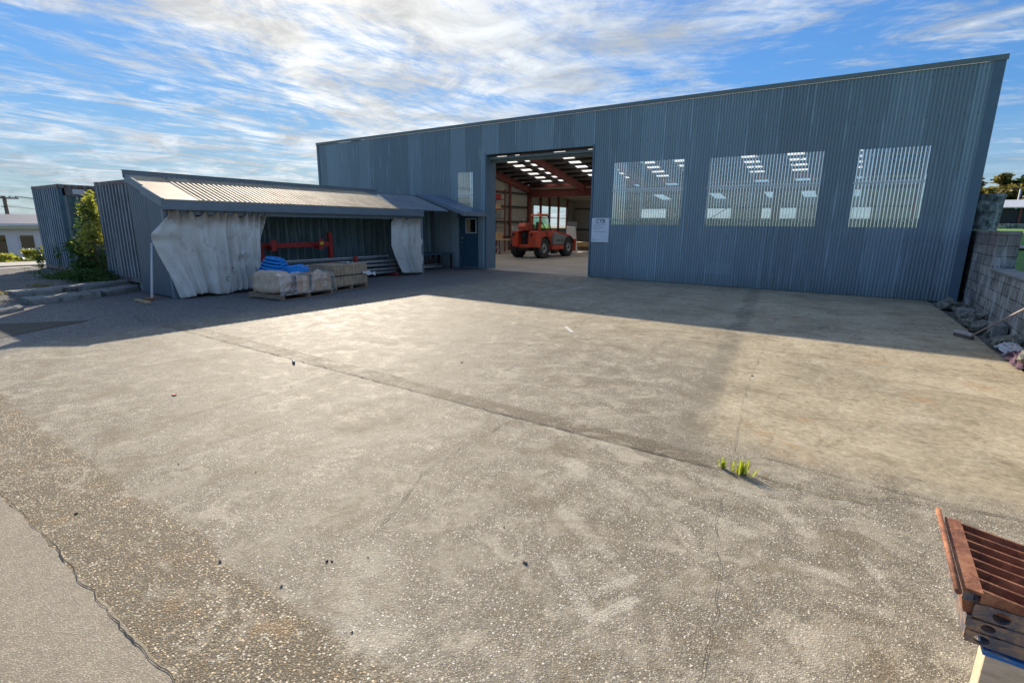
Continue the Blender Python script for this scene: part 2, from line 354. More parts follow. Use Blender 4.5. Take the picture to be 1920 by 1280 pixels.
def leanroof(t):
    pos = t('ShaderNodeNewGeometry').outputs['Position']
    n = t.noise(pos, 2.2, 7, .7, .3); n2 = t.noise(pos, 9, 5, .7)
    colr = t.ramp(n, [(.3, (.36, .27, .17)), (.5, (.58, .46, .31)), (.7, (.74, .63, .46))])
    colr = t.mix(t.math('MULTIPLY', t.smap(n2, .56, .72), .35), colr, (.25, .17, .10))
    s = t('ShaderNodeSeparateXYZ', {0: pos})
    past = t.smap(s.outputs[1], 11.95, 12.0)
    colr = t.mix(t.math('MULTIPLY', past, .75), colr, (.16, .235, .30))  # past the shed's shadow edge the shade is tinted into the colour
    p = t('ShaderNodeBsdfPrincipled', {'Base Color': colr, 'Roughness': .65, 'Metallic': .08, 'Specular IOR Level': .25})
    t('ShaderNodeOutputMaterial', {0: p.outputs[0]})
mat('lean_roofing', leanroof)

def tarp(t):
    pos = t('ShaderNodeNewGeometry').outputs['Position']
    s = t('ShaderNodeSeparateXYZ', {0: pos})
    n = t.noise(pos, 4, 6, .65, .3); n2 = t.noise(pos, 1.4, 4, .6)
    colr = t.ramp(n2, [(.3, (.74, .74, .69)), (.7, (.86, .86, .82))])
    top = t.smap(t.math('ADD', s.outputs[2], t.math('MULTIPLY', n, .35)), 1.70, 2.02)
    colr = t.mix(t.math('MULTIPLY', top, .75), colr, (.30, .19, .10))
    colr = t.mix(t.math('MULTIPLY', t.smap(n, .54, .68), .45), colr, (.36, .33, .27))
    vs = t.noise(t('ShaderNodeVectorMath', {0: pos, 1: (8, 8, .8)}, operation='MULTIPLY').outputs[0], 1.0, 6, .7, .3)
    colr = t.mix(t.math('MULTIPLY', t.smap(vs, .55, .7), .45), colr, (.34, .31, .27))
    low = t.math('MULTIPLY', t.smap(t.math('ADD', s.outputs[2], t.math('MULTIPLY', n, .2)), .3, .05), .3)
    colr = t.mix(low, colr, (.22, .22, .20))
    di = t('ShaderNodeBsdfPrincipled', {'Base Color': colr, 'Roughness': .42, 'Specular IOR Level': .5}).outputs[0]
    tl = t('ShaderNodeBsdfTranslucent', {0: (.55, .56, .52, 1)}).outputs[0]
    t('ShaderNodeOutputMaterial', {0: t('ShaderNodeMixShader', {0: .22, 1: di, 2: tl}).outputs[0]})
mat('tarpaulin', tarp)

def blockwork(t):
    pos = t('ShaderNodeNewGeometry').outputs['Position']
    s = t('ShaderNodeSeparateXYZ', {0: pos})
    uv = t('ShaderNodeCombineXYZ', {0: t.math('ADD', s.outputs[1], s.outputs[0]), 1: s.outputs[2], 2: 0.0}).outputs[0]
    br = t('ShaderNodeTexBrick', {'Vector': uv, 'Color1': (1, 1, 1, 1), 'Color2': (.52, .55, .58, 1), 'Mortar': (.16, .16, .16, 1), 'Scale': 1.0, 'Mortar Size': .009, 'Mortar Smooth': .3, 'Brick Width': .40, 'Row Height': .20})
    br.offset = .5
    n = t.noise(pos, 3, 7, .7, .4)
    vs = t.noise(t('ShaderNodeVectorMath', {0: pos, 1: (5, 5, 1.1)}, operation='MULTIPLY').outputs[0], 1.0, 7, .7, .3)
    colr = t.ramp(n, [(.35, (.20, .18, .165)), (.5, (.38, .36, .33)), (.65, (.52, .50, .47))])
    colr = t.mix(1.0, colr, br.outputs[0], 'MULTIPLY')
    colr = t.mix(t.math('MULTIPLY', t.smap(vs, .50, .60), .62), colr, (.62, .63, .62))
    colr = t.mix(t.math('MULTIPLY', t.smap(vs, .43, .34), .7), colr, (.08, .07, .06))
    colr = t.mix(t.math('MULTIPLY', t.smap(t.math('ADD', s.outputs[2], t.math('MULTIPLY', n, .5)), 1.35, 1.85), .6), colr, (.17, .115, .095))
    nrm = t('ShaderNodeBump', {'Height': t.math('ADD', br.outputs[1], t.math('MULTIPLY', t.noise(pos, 40, 4), -.4)), 'Strength': .8, 'Distance': -.012}).outputs[0]
    p = t('ShaderNodeBsdfPrincipled', {'Base Color': colr, 'Roughness': .85, 'Normal': nrm})
    t('ShaderNodeOutputMaterial', {0: p.outputs[0]})
mat('blockwork', blockwork)
def mossy(t):
    pos = t('ShaderNodeNewGeometry').outputs['Position']
    n = t.noise(pos, 6, 8, .75, .5)
    vs = t.noise(t('ShaderNodeVectorMath', {0: pos, 1: (9, 9, 1.5)}, operation='MULTIPLY').outputs[0], 1.0, 6, .65, .2)
    colr = t.ramp(n, [(.38, (.045, .06, .055)), (.50, (.16, .18, .175)), (.62, (.42, .43, .42))])
    colr = t.mix(t.math('MULTIPLY', t.smap(vs, .52, .64), .5), colr, (.42, .43, .42))
    nrm = t('ShaderNodeBump', {'Height': n, 'Strength': .7, 'Distance': .02}).outputs[0]
    p = t('ShaderNodeBsdfPrincipled', {'Base Color': colr, 'Roughness': .9, 'Normal': nrm})
    t('ShaderNodeOutputMaterial', {0: p.outputs[0]})
mat('mossy_concrete', mossy)

def woodm(base, dark, axis=(1, 1, 12), sc=1.2):
    def fn(t):
        pos = t('ShaderNodeTexCoord').outputs['Object']
        v = t('ShaderNodeVectorMath', {0: pos, 1: axis}, operation='MULTIPLY').outputs[0]
        n = t.noise(v, sc*4, 6, .65, .5); n2 = t.noise(pos, 3, 5, .6)
        colr = t.ramp(n, [(.3, dark), (.65, base)])
        colr = t.mix(1.0, colr, t.ramp(n2, [(.3, .75), (.7, 1.15)]), 'MULTIPLY')
        nrm = t('ShaderNodeBump', {'Height': n, 'Strength': .4, 'Distance': .004}).outputs[0]
        p = t('ShaderNodeBsdfPrincipled', {'Base Color': colr, 'Roughness': .75, 'Normal': nrm})
        t('ShaderNodeOutputMaterial', {0: p.outputs[0]})
    return fn
mat('crate_wood', woodm((.56, .43, .28), (.30, .22, .14), (6, 6, 1)))
mat('pallet_wood', woodm((.36, .27, .19), (.17, .12, .08), (1, 6, 8)))
mat('plywood', woodm((.74, .50, .29), (.52, .33, .18), (2, 2, 2)))
mat('timber', woodm((.60, .44, .24), (.36, .24, .12), (8, 1, 8)))
mat('pole_wood', woodm((.30, .19, .12), (.15, .10, .07), (8, 8, 1)))
mat('red_steel', col=(.40, .035, .03), rough=.45, var=.15, dirt=(.12, .03, .02), dlo=.6, dhi=.8)
mat('portal_steel', col=(.20, .055, .045), rough=.6, var=.2)
mat('dark_steel', col=(.03, .03, .034), rough=.6)
mat('galv', col=(.40, .42, .43), rough=.38, metal=.6, var=.2, dirt=(.18, .15, .12), dlo=.6, dhi=.8, dscale=6)
mat('interior_lining', col=(.34, .33, .30), rough=.7, var=.12)
mat('white_plastic', col=(.75, .76, .76), rough=.4, var=.05)
mat('white_paint', col=(.70, .71, .70), rough=.5, var=.06)
mat('sign_white', col=(.80, .84, .88), rough=.4)
mat('sign_ink', col=(.035, .05, .07), rough=.5)
mat('sign_grey_ink', col=(.30, .36, .42), rough=.5)
mat('blue_hose', col=(.01, .26, .70), rough=.35, var=.15)
mat('yellow_label', col=(.75, .52, .04), rough=.5)
mat('dark_blue_paint', col=(.045, .10, .15), rough=.45, var=.1)
mat('machine_red', col=(.50, .065, .03), rough=.4, var=.08, dirt=(.17, .09, .06), dlo=.50, dhi=.72)
mat('machine_grey', col=(.20, .21, .22), rough=.45, var=.08)
mat('rubber', col=(.035, .035, .037), rough=.85, var=.3, bump=.4)
mat('rim_steel', col=(.32, .34, .36), rough=.5, var=.1)
mat('amber', col=(.75, .30, .03), rough=.3)
mat('stone', col=(.22, .215, .18), rough=.9, var=.5, scale=4, bump=.6, bscale=14, dirt=(.07, .075, .05), dlo=.5, dhi=.65, dscale=5)
mat('black_chip', col=(.02, .024, .035), rough=.6)
mat('cloth_purple', col=(.10, .045, .075), rough=.8, var=.5, scale=9)
mat('cloth_pale', col=(.55, .56, .60), rough=.7, var=.2, scale=9)
mat('broom_handle', col=(.48, .42, .40), rough=.5, var=.15)
mat('bristle', col=(.12, .10, .085), rough=.9, var=.3)
mat('house_white', col=(.76, .72, .72), rough=.6)
mat('roof_slate', col=(.13, .14, .19), rough=.6, var=.1)
mat('roof_pale', col=(.58, .60, .62), rough=.55, var=.1)
mat('trim_cream', col=(.60, .58, .40), rough=.6)
mat('insulator', col=(.15, .15, .16), rough=.5)
mat('crack_fill', col=(.045, .042, .036), rough=1.0)
mat('stain_line', col=(.20, .18, .15), rough=1.0)
mat('moss_line', col=(.09, .10, .035), rough=1.0, var=.4, scale=15)
mat('chalk', col=(.55, .53, .48), rough=.8, var=.2, scale=20)

def rustm(lo, hi, dark=(.05, .028, .022)):
    def fn(t):
        pos = t('ShaderNodeNewGeometry').outputs['Position']
        n = t.noise(pos, 14, 8, .72, .6); n2 = t.noise(pos, 90, 4, .7)
        colr = t.ramp(n, [(.32, dark), (.48, lo), (.68, hi)])
        nrm = t('ShaderNodeBump', {'Height': t.math('ADD', n, n2), 'Strength': .6, 'Distance': .004}).outputs[0]
        p = t('ShaderNodeBsdfPrincipled', {'Base Color': colr, 'Roughness': .72, 'Metallic': .15, 'Normal': nrm})
        t('ShaderNodeOutputMaterial', {0: p.outputs[0]})
    return fn
mat('rust', rustm((.30, .115, .055), (.50, .23, .12), (.12, .045, .03)))
mat('dark_rust', rustm((.16, .14, .14), (.50, .30, .17), (.035, .06, .11)))
def bluewood(t):
    pos = t('ShaderNodeNewGeometry').outputs['Position']
    n = t.noise(t('ShaderNodeVectorMath', {0: pos, 1: (2, 8, 8)}, operation='MULTIPLY').outputs[0], 5, 6, .7, .4)
    colr = t.mix(t.smap(n, .54, .6), (.02, .16, .42), (.45, .36, .25))
    p = t('ShaderNodeBsdfPrincipled', {'Base Color': colr, 'Roughness': .6})
    t('ShaderNodeOutputMaterial', {0: p.outputs[0]})
mat('blue_painted_wood', bluewood)

def leafm(a, b, tl=.35):
    def fn(t):
        oi = t('ShaderNodeNewGeometry').outputs['Random Per Island']
        colr = t.ramp(oi, [(0, a), (.6, tuple((x+y)/2 for x, y in zip(a, b))), (1, b)])
        di = t('ShaderNodeBsdfPrincipled', {'Base Color': colr, 'Roughness': .5, 'Specular IOR Level': .35}).outputs[0]
        tr = t('ShaderNodeBsdfTranslucent', {0: t.mix(1.0, colr, (1.6, 1.7, .9), 'MULTIPLY')}).outputs[0]
        t('ShaderNodeOutputMaterial', {0: t('ShaderNodeMixShader', {0: tl, 1: di, 2: tr}).outputs[0]})
    return fn
mat('leaf_green', leafm((.03, .07, .018), (.10, .17, .035)))
mat('leaf_yellow', leafm((.20, .22, .04), (.52, .48, .12)))
mat('leaf_dark', leafm((.025, .055, .02), (.06, .10, .03)))
mat('leaf_gold', leafm((.16, .13, .05), (.34, .27, .10)))
mat('leaf_dry', leafm((.20, .16, .08), (.34, .27, .14)))
mat('blade', leafm((.26, .32, .03), (.60, .62, .10)))
def grassg(t):
    pos = t('ShaderNodeNewGeometry').outputs['Position']
    n = t.noise(pos, .5, 6, .7, .4); n2 = t.noise(pos, 6, 6, .75)
    colr = t.ramp(n, [(.3, (.11, .24, .04)), (.6, (.20, .42, .07)), (.75, (.40, .44, .18))])
    sx = t('ShaderNodeSeparateXYZ', {0: pos}).outputs[0]
    colr = t.mix(t.smap(sx, 0.0, -6.0), colr, (.20, .19, .13))
    colr = t.mix(1.0, colr, t.ramp(n2, [(.3, .55), (.7, 1.3)]), 'MULTIPLY')
    nrm = t('ShaderNodeBump', {'Height': n2, 'Strength': 1, 'Distance': .06}).outputs[0]
    p = t('ShaderNodeBsdfPrincipled', {'Base Color': colr, 'Roughness': .9, 'Normal': nrm})
    t('ShaderNodeOutputMaterial', {0: p.outputs[0]})
mat('grass_ground', grassg)
def dirtm(t):
    pos = t('ShaderNodeNewGeometry').outputs['Position']
    n = t.noise(pos, 1.2, 7, .7, .4); n2 = t.noise(pos, 12, 6, .75)
    c, h, r = pebbles(t, pos, 30, (.24, .23, .21), (.45, .44, .42), (.08, .08, .08), (.30, .26, .2))
    colr = t.mix(.55, c, t.ramp(n, [(.3, (.12, .115, .10)), (.7, (.33, .31, .275))]))
    nrm = t('ShaderNodeBump', {'Height': t.math('ADD', n2, h), 'Strength': 1, 'Distance': .025}).outputs[0]
    p = t('ShaderNodeBsdfPrincipled', {'Base Color': colr, 'Roughness': .9, 'Normal': nrm})
    t('ShaderNodeOutputMaterial', {0: p.outputs[0]})
mat('gravel', dirtm)
mat('path_concrete', col=(.42, .38, .32), rough=.85, var=.2, scale=2, bump=.4)
mat('ledge_concrete', col=(.27, .27, .25), rough=.9, var=.3, scale=3, bump=.8, bscale=18, dirt=(.06, .065, .05), dlo=.5, dhi=.68, dscale=3)
def floorm(t):
    pos = t('ShaderNodeNewGeometry').outputs['Position']
    n = t.noise(pos, .7, 6, .65, .4); n2 = t.noise(pos, 5, 6, .7)
    colr = t.ramp(n, [(.3, (.30, .27, .235)), (.7, (.50, .46, .41))])
    colr = t.mix(1.0, colr, t.ramp(n2, [(.3, .8), (.7, 1.15)]), 'MULTIPLY')
    p = t('ShaderNodeBsdfPrincipled', {'Base Color': colr, 'Roughness': t.ramp(n2, [(.3, .35), (.7, .6)])})
    t('ShaderNodeOutputMaterial', {0: p.outputs[0]})
mat('floor_concrete', floorm)

# ---------------------------------------------------------------- mesh helpers
class MB:
    def __init__(s): s.v = []; s.f = []; s.mi = []; s.cur = 0; s.smooth = False; s.sm = []
    def face(s, idx): s.f.append(idx); s.mi.append(s.cur); s.sm.append(s.smooth)
    def poly(s, pts):
        n = len(s.v); s.v += [Vector(p) for p in pts]; s.face(list(range(n, n+len(pts)))); return s
    def box(s, a, b, M=None):
        x0, y0, z0 = a; x1, y1, z1 = b; n = len(s.v)
        P = [Vector(p) for p in ((x0,y0,z0),(x1,y0,z0),(x1,y1,z0),(x0,y1,z0),(x0,y0,z1),(x1,y0,z1),(x1,y1,z1),(x0,y1,z1))]
        if M is not None: P = [M @ p for p in P]
        s.v += P
        for q in ((3,2,1,0),(4,5,6,7),(0,1,5,4),(1,2,6,5),(2,3,7,6),(3,0,4,7)): s.face([n+i for i in q])
        return s
    def hexa(s, P):
        n = len(s.v); s.v += [Vector(p) for p in P]
        for q in ((3,2,1,0),(4,5,6,7),(0,1,5,4),(1,2,6,5),(2,3,7,6),(3,0,4,7)): s.face([n+i for i in q])
        return s
    def beam(s, a, b, w, h=None, upv=(0, 0, 1)):
        a = Vector(a); b = Vector(b); h = h or w; d = (b-a).normalized(); u = Vector(upv)
        if abs(d.dot(u)) > .98: u = Vector((1, 0, 0))
        x = d.cross(u).normalized(); y = x.cross(d).normalized()
        P = []
        for p in (a, b):
            for i, j in ((-1, -1), (1, -1), (1, 1), (-1, 1)): P.append(p + x*i*w/2 + y*j*h/2)
        n = len(s.v); s.v += P
        for q in ((3,2,1,0),(4,5,6,7),(0,1,5,4),(1,2,6,5),(2,3,7,6),(3,0,4,7)): s.face([n+i for i in q])
        return s
    def tube(s, pts, r, n=10, cap=True):
        pts = [Vector(p) for p in pts]; rs = r if isinstance(r, (list, tuple)) else [r]*len(pts)
        base = len(s.v); prev = None
        for i, p in enumerate(pts):
            d = (pts[min(i+1, len(pts)-1)] - pts[max(i-1, 0)]).normalized()
            u = Vector((0, 0, 1)) if abs(d.z) < .95 else Vector((1, 0, 0))
            if prev is not None: u = prev
            x = d.cross(u).normalized(); y = x.cross(d).normalized(); prev = y
            for k in range(n):
                a = 2*math.pi*k/n; s.v.append(p + (x*math.cos(a) + y*math.sin(a))*rs[i])
        o = s.smooth; s.smooth = True
        for i in range(len(pts)-1):
            for k in range(n):
                a = base+i*n+k; b = base+i*n+(k+1) % n; s.face([a, b, b+n, a+n])
        s.smooth = o
        if cap:
            s.face([base+k for k in range(n)][::-1]); s.face([base+(len(pts)-1)*n+k for k in range(n)])
        return s
    def lathe(s, prof, c, axis=(0, 0, 1), n=24):
        ax = Vector(axis).normalized(); c = Vector(c); u = Vector((0, 0, 1)) if abs(ax.z) < .9 else Vector((1, 0, 0))
        x = ax.cross(u).normalized(); y = ax.cross(x).normalized(); base = len(s.v)
        for r, h in prof:
            for k in range(n):
                a = 2*math.pi*k/n; s.v.append(c + ax*h + (x*math.cos(a)+y*math.sin(a))*r)
        o = s.smooth; s.smooth = True
        for i in range(len(prof)-1):
            for k in range(n):
                a = base+i*n+k; b = base+i*n+(k+1) % n; s.face([a, b, b+n, a+n])
        s.smooth = o
        return s
    def prism(s, outline, d, a0=0.0):
        """outline: list of 3d points, extruded by vector d"""
        d = Vector(d); P = [Vector(p) for p in outline]; n = len(P); b = len(s.v)
        s.v += P + [p+d for p in P]
        s.face(list(range(b, b+n))[::-1]); s.face(list(range(b+n, b+2*n)))
        for i in range(n): j = (i+1) % n; s.face([b+i, b+j, b+n+j, b+n+i])
        return s
    def build(s, name, m, parent=None, bevel=0.0, recalc=False, subsurf=0):
        me = bpy.data.meshes.new(name)
        off = Vector((0, 0, 0))
        if parent is not None: off = parent['_o'] if '_o' in parent else parent.location; off = Vector(off)
        else:
            xs = [p.x for p in s.v]; ys = [p.y for p in s.v]; zs = [p.z for p in s.v]
            off = Vector(((min(xs)+max(xs))/2, (min(ys)+max(ys))/2, min(zs)))
        me.from_pydata([p-off for p in s.v], [], s.f)
        for mm in (m if isinstance(m, (list, tuple)) else [m]): me.materials.append(MAT[mm])
        me.polygons.foreach_set('material_index', s.mi); me.polygons.foreach_set('use_smooth', s.sm)
        me.update()
        if recalc:
            bm = bmesh.new(); bm.from_mesh(me); bmesh.ops.recalc_face_normals(bm, faces=bm.faces); bm.to_mesh(me); bm.free()
        o = bpy.data.objects.new(name, me); COL.objects.link(o)
        if parent is None: o.location = off
        else:
            o.parent = parent
            ORG[o.name] = off
        ORG[o.name] = off
        if bevel:
            bv = o.modifiers.new('bevel', 'BEVEL'); bv.width = bevel; bv.segments = 2; bv.limit_method = 'ANGLE'
        if subsurf:
            ss = o.modifiers.new('subsurf', 'SUBSURF'); ss.levels = ss.render_levels = subsurf
        return o
ORG = {}
_build = MB.build
def build(s, name, m, parent=None, **k):
    # parts of parts keep the same local frame as their thing
    me_parent = parent
    if parent is not None and parent.name in ORG:
        class P: pass
        off = ORG[parent.name]
        me = bpy.data.meshes.new(name)
        me.from_pydata([p-off for p in s.v], [], s.f)
        for mm in (m if isinstance(m, (list, tuple)) else [m]): me.materials.append(MAT[mm])
        me.polygons.foreach_set('material_index', s.mi); me.polygons.foreach_set('use_smooth', s.sm)
        me.update()
        o = bpy.data.objects.new(name, me); COL.objects.link(o); o.parent = parent; ORG[o.name] = off
        if k.get('bevel'):
            bv = o.modifiers.new('bevel', 'BEVEL'); bv.width = k['bevel']; bv.segments = 2; bv.limit_method = 'ANGLE'
        if k.get('subsurf'):
            ss = o.modifiers.new('subsurf', 'SUBSURF'); ss.levels = ss.render_levels = k['subsurf']
        return o
    return _build(s, name, m, parent, **k)
MB.build = build
def tag(o, label=None, cat=None, group=None, kind=None):
    if label: o['label'] = label
    if cat: o['category'] = cat
    if group: o['group'] = group
    if kind: o['kind'] = kind
    return o
def thing(name, label, cat, loc, group=None):
    o = bpy.data.objects.new(name, None); COL.objects.link(o); o.location = loc; o.empty_display_size = .2
    ORG[o.name] = Vector(loc); return tag(o, label, cat, group)
def bx(a, b): return MB().box(a, b)
def struct(name, mb, m, **k): return tag(mb.build(name, m, **k), kind='structure')
def copy_tree(o, dl, label=None):
    c = o.copy(); COL.objects.link(c); c.location = o.location + Vector(dl); ORG[c.name] = ORG[o.name] + Vector(dl)
    if label: c['label'] = label
    for ch in list(o.children):
        d = ch.copy(); COL.objects.link(d); d.parent = c
        for g in list(ch.children):
            e = g.copy(); COL.objects.link(e); e.parent = d
    return c

def corr(mb, P0, A, B, la, iv, pitch=.076, amp=.013, seg=6, shape='sin', phase=0.0, two=False, tw=.32):
    """corrugated sheet: runs la along A (across ribs), B is rib direction;
    iv(a) -> list of (b0, b1) spans at across-position a; profile pushes along A x B"""
    P0 = Vector(P0); A = Vector(A).normalized(); B = Vector(B).normalized(); N = A.cross(B).normalized()
    n = max(1, int(round(la/pitch*seg))); da = la/n
    def prof(a):
        t = ((a+phase)/pitch) % 1.0
        if shape == 'sin': return amp*math.sin(2*math.pi*t)
        # trapezoid
        if t < .32: return amp
        if t < .5: return amp*(1-2*(t-.32)/.18)
        if t < .82: return -amp
        return amp*(-1+2*(t-.82)/.18)
    o = mb.smooth; mb.smooth = (shape == 'sin')
    last = None
    for i in range(n):
        a0 = i*da; a1 = a0+da; mid = (a0+a1)/2
        spans = iv(mid)
        s0 = iv(a0+1e-5); s1 = iv(a1-1e-5)
        if len(s0) != len(spans): s0 = spans
        if len(s1) != len(spans): s1 = spans
        q0 = P0 + A*a0 + N*prof(a0); q1 = P0 + A*a1 + N*prof(a1)
        cur = []
        for k in range(len(spans)):
            b0, b1 = s0[k]; c0, c1 = s1[k]
            if last and k < len(last) and len(last) == len(spans) and abs(last[k][2]-b0) < 1e-4 and abs(last[k][3]-b1) < 1e-4: i0, i3 = last[k][0], last[k][1]
            else:
                mb.v += [q0+B*b0, q0+B*b1]; i0, i3 = len(mb.v)-2, len(mb.v)-1
            mb.v += [q1+B*c0, q1+B*c1]; i1, i2 = len(mb.v)-2, len(mb.v)-1
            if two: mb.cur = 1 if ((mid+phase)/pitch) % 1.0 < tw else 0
            mb.face([i0, i1, i2, i3]); cur.append((i1, i2, c0, c1))
        last = cur
    mb.smooth = o; mb.cur = 0
    return mb

def rock_mesh(name, size, seed, m='stone'):
    bm = bmesh.new(); bmesh.ops.create_icosphere(bm, subdivisions=2, radius=.5)
    for v in bm.verts:
        p = v.co.normalized(); d = .5*(.72+.55*noise.noise(p*1.3+Vector((seed, 0, 0)))+.15*noise.noise(p*4+Vector((0, seed, 0))))
        v.co = Vector((p.x*d*size[0]*2, p.y*d*size[1]*2, p.z*d*size[2]*2))
    bm.faces.ensure_lookup_table()
    me = bpy.data.meshes.new(name); bm.to_mesh(me); bm.free(); me.materials.append(MAT[m]); return me
def leaves(mb, centre, rad, n, size, rg, flat=1.0, droop=0.0, clumps=0):
    c = Vector(centre); r = Vector(rad)
    cs = []
    for i in range(max(1, clumps)):
        d = Vector((rg.gauss(0, 1), rg.gauss(0, 1), rg.gauss(0, 1))).normalized()*rg.uniform(.35, .95)
        cs.append((Vector((c.x+d.x*r.x, c.y+d.y*r.y, c.z+d.z*r.z)), rg.uniform(.25, .5)))
    for i in range(n):
        if clumps:
            cc, k = rg.choice(cs); d = Vector((rg.gauss(0, .5), rg.gauss(0, .5), rg.gauss(0, .5)))*k
            p = Vector((cc.x+d.x*r.x, cc.y+d.y*r.y, cc.z+d.z*r.z))
        else:
            d = Vector((rg.gauss(0, 1), rg.gauss(0, 1), rg.gauss(0, 1))).normalized()*(rg.random()**.4)
            p = Vector((c.x+d.x*r.x, c.y+d.y*r.y, c.z+d.z*r.z))
        a = Vector((rg.gauss(0, 1), rg.gauss(0, 1), rg.gauss(0, .6)*flat)).normalized()
        b = a.cross(Vector((rg.gauss(0, 1), rg.gauss(0, 1), rg.gauss(0, 1)))).normalized()
        s_ = size*rg.uniform(.6, 1.3)
        mb.poly([p-a*s_, p-b*s_*.45, p+a*s_, p+b*s_*.45])
    return mb

# ================================================================ SETTING
def smooth01(x): x = max(0, min(1, x)); return x*x*(3-2*x)
def base_h(x, y):
    h = -.08
    if x < -26: h = -.08 - 1.3*smooth01((-26-x)/24)
    if x > 2.35: h = .86 + .9*smooth01((y-18)/22)
    return h
xs = [-1500, -600, -250, -120, -80]+[-60+i*2 for i in range(17)]+[-25, -20, -10, 0, 1.9, 2.35, 2.36]+[3+i*2.5 for i in range(16)]+[60, 100, 250, 600, 1500]
ys = [-1500, -500, -200, -80, -40]+[-30+i*3 for i in range(31)]+[80, 120, 250, 600, 1500]
g = MB(); g.smooth = False
for y in ys:
    for x in xs: g.v.append(Vector((x, y, base_h(x, y))))
nx = len(xs)
for j in range(len(ys)-1):
    for i in range(nx-1): a = j*nx+i; g.face([a, a+1, a+nx+1, a+nx])
struct('ground', g, 'grass_ground')

# yard slab: right edge runs from the shed corner to the debris strip
edge = [(1.72, -14), (1.80, 5), (1.80, 8.7), (1.73, 9.9), (1.62, 12.5), (1.43, 15.84)]
g = MB()
rr = random.Random(3)
pts = []
for (x0, y0), (x1, y1) in zip(edge[:-1], edge[1:]):
    n = max(2, int((y1-y0)/.12))
    for i in range(n): k = i/n; pts.append((x0+(x1-x0)*k+rr.uniform(-.014, .014), y0+(y1-y0)*k, 0))
pts += [(1.43, 15.84, 0), (-26.2, 15.84, 0), (-26.2, -14, 0)]
g.prism([(x, y, -.12) for x, y, z in pts], (0, 0, .12))
struct('concrete_yard', g, 'yard_concrete')
struct('warehouse_floor', bx((-21.9, 15.842, -.1), (1.9, 38.6, .006)), 'floor_concrete')

def wobbly(y, x0, x1, amp, seed, step=.03, big=.0):
    out = []; n = int(abs(x1-x0)/step)
    for i in range(n+1):
        x = x0+(x1-x0)*i/n
        out.append((x, y + amp*noise.noise(Vector((x*6, seed, 0))) + amp*.6*noise.noise(Vector((x*22, seed, 3))) + big*noise.noise(Vector((x*1.3, seed, 9)))))
    return out
C_ = wobbly(.605, -14, 3.4, .018, 5.0, big=.035)
g = MB(); g.prism([(x, y-.004, .0) for x, y in C_]+[(3.4, -8, 0), (-14, -8, 0)], (0, 0, .006))
struct('asphalt_apron', g, 'old_asphalt')

# the long control joint and its patched strip
def crack(name, pts, wd, m, z=.0075, seed=1):
    rg = random.Random(seed); P = []
    for (x0, y0), (x1, y1) in zip(pts[:-1], pts[1:]):
        L = math.hypot(x1-x0, y1-y0); n = max(2, int(L/.035))
        for i in range(n):
            k = i/n; nx_, ny_ = -(y1-y0)/L, (x1-x0)/L; o = .022*noise.noise(Vector(((x0+(x1-x0)*k)*7, (y0+(y1-y0)*k)*7, seed)))+rg.uniform(-.004, .004)
            P.append((x0+(x1-x0)*k+nx_*o, y0+(y1-y0)*k+ny_*o))
    P.append(pts[-1]); L_ = []; R_ = []
    for i, (x, y) in enumerate(P):
        a = P[max(i-1, 0)]; b = P[min(i+1, len(P)-1)]; L = math.hypot(b[0]-a[0], b[1]-a[1]) or 1
        nx_, ny_ = -(b[1]-a[1])/L, (b[0]-a[0])/L; ww = wd*(.35+.9*abs(noise.noise(Vector((x*9, y*9, 4)))+.3))*min(1, (min(i, len(P)-1-i)+.5)/4)/2
        L_.append((x+nx_*ww, y+ny_*ww, z)); R_.append((x-nx_*ww, y-ny_*ww, z))
    g = MB()
    for i in range(len(P)-1): g.poly([L_[i], R_[i], R_[i+1], L_[i+1]])
    return struct(name, g, m)
crack('joint_groove', [(-9.6, 3.60), (-6, 3.60), (-2.4, 3.60), (-.9, 3.615), (-.6, 3.63)], .011, 'crack_fill', seed=2)
crack('joint_groove', [(-9.6, 3.85), (-5, 3.85), (-4, 3.86)], .007, 'crack_fill', seed=5)
crack('joint_groove', [(-.62, 3.70), (.0, 3.62), (.3, 3.7)], .010, 'moss_line', seed=3)
crack('joint_groove', [(-.1, 3.72), (.2, 3.78), (.62, 3.93), (1.75, 4.1)], .005, 'crack_fill', seed=31)
crack('joint_groove', [(-.5, 4.02), (.5, 3.98), (1.75, 4.0)], .008, 'crack_fill', seed=33)
crack('concrete_crack', [(-2.39, 3.57), (-2.4, 2.94), (-2.33, 2.33), (-2.13, 1.89), (-2.05, 1.62)], .0045, 'crack_fill', seed=7)
crack('concrete_crack', [(-.55, 3.25), (-.48, 2.8), (-.38, 2.42), (-.35, 2.22), (-.31, 1.94), (-.30, 1.5)], .0035, 'crack_fill', seed=9)
crack('concrete_crack', [(-4.78, 1.56), (-4.83, 2.15), (-4.85, 3.04), (-4.9, 3.6)], .006, 'crack_fill', seed=12)
crack('concrete_crack', [(-4.5, .60), (-3.48, .61), (-2.85, .595), (-2.41, .59), (-2.09, .60), (-1.6, .6), (-.5, .6)], .006, 'crack_fill', z=.010, seed=15)
crack('concrete_crack', [(-1.12, 15.7), (-1.1, 9.0), (-.85, 5.7), (-.62, 3.9)], .004, 'stain_line', seed=19)
crack('concrete_crack', [(-7.6, 8.0), (-4.1, 7.7), (-.9, 7.85), (1.7, 7.75)], .012, 'stain_line', seed=21)
crack('concrete_crack', [(-7.6, 11.5), (-4.1, 11.7), (-.9, 11.6), (1.7, 11.75)], .014, 'stain_line', seed=22)
crack('concrete_crack', [(-4.2, 15.7), (-4.1, 11.7), (-4.1, 7.7)], .010, 'stain_line', seed=24)
crack('concrete_crack', [(-11.4, 3.2), (-10.9, 3.7), (-10.1, 3.5), (-9.7, 4.1)], .02, 'moss_line', seed=25)
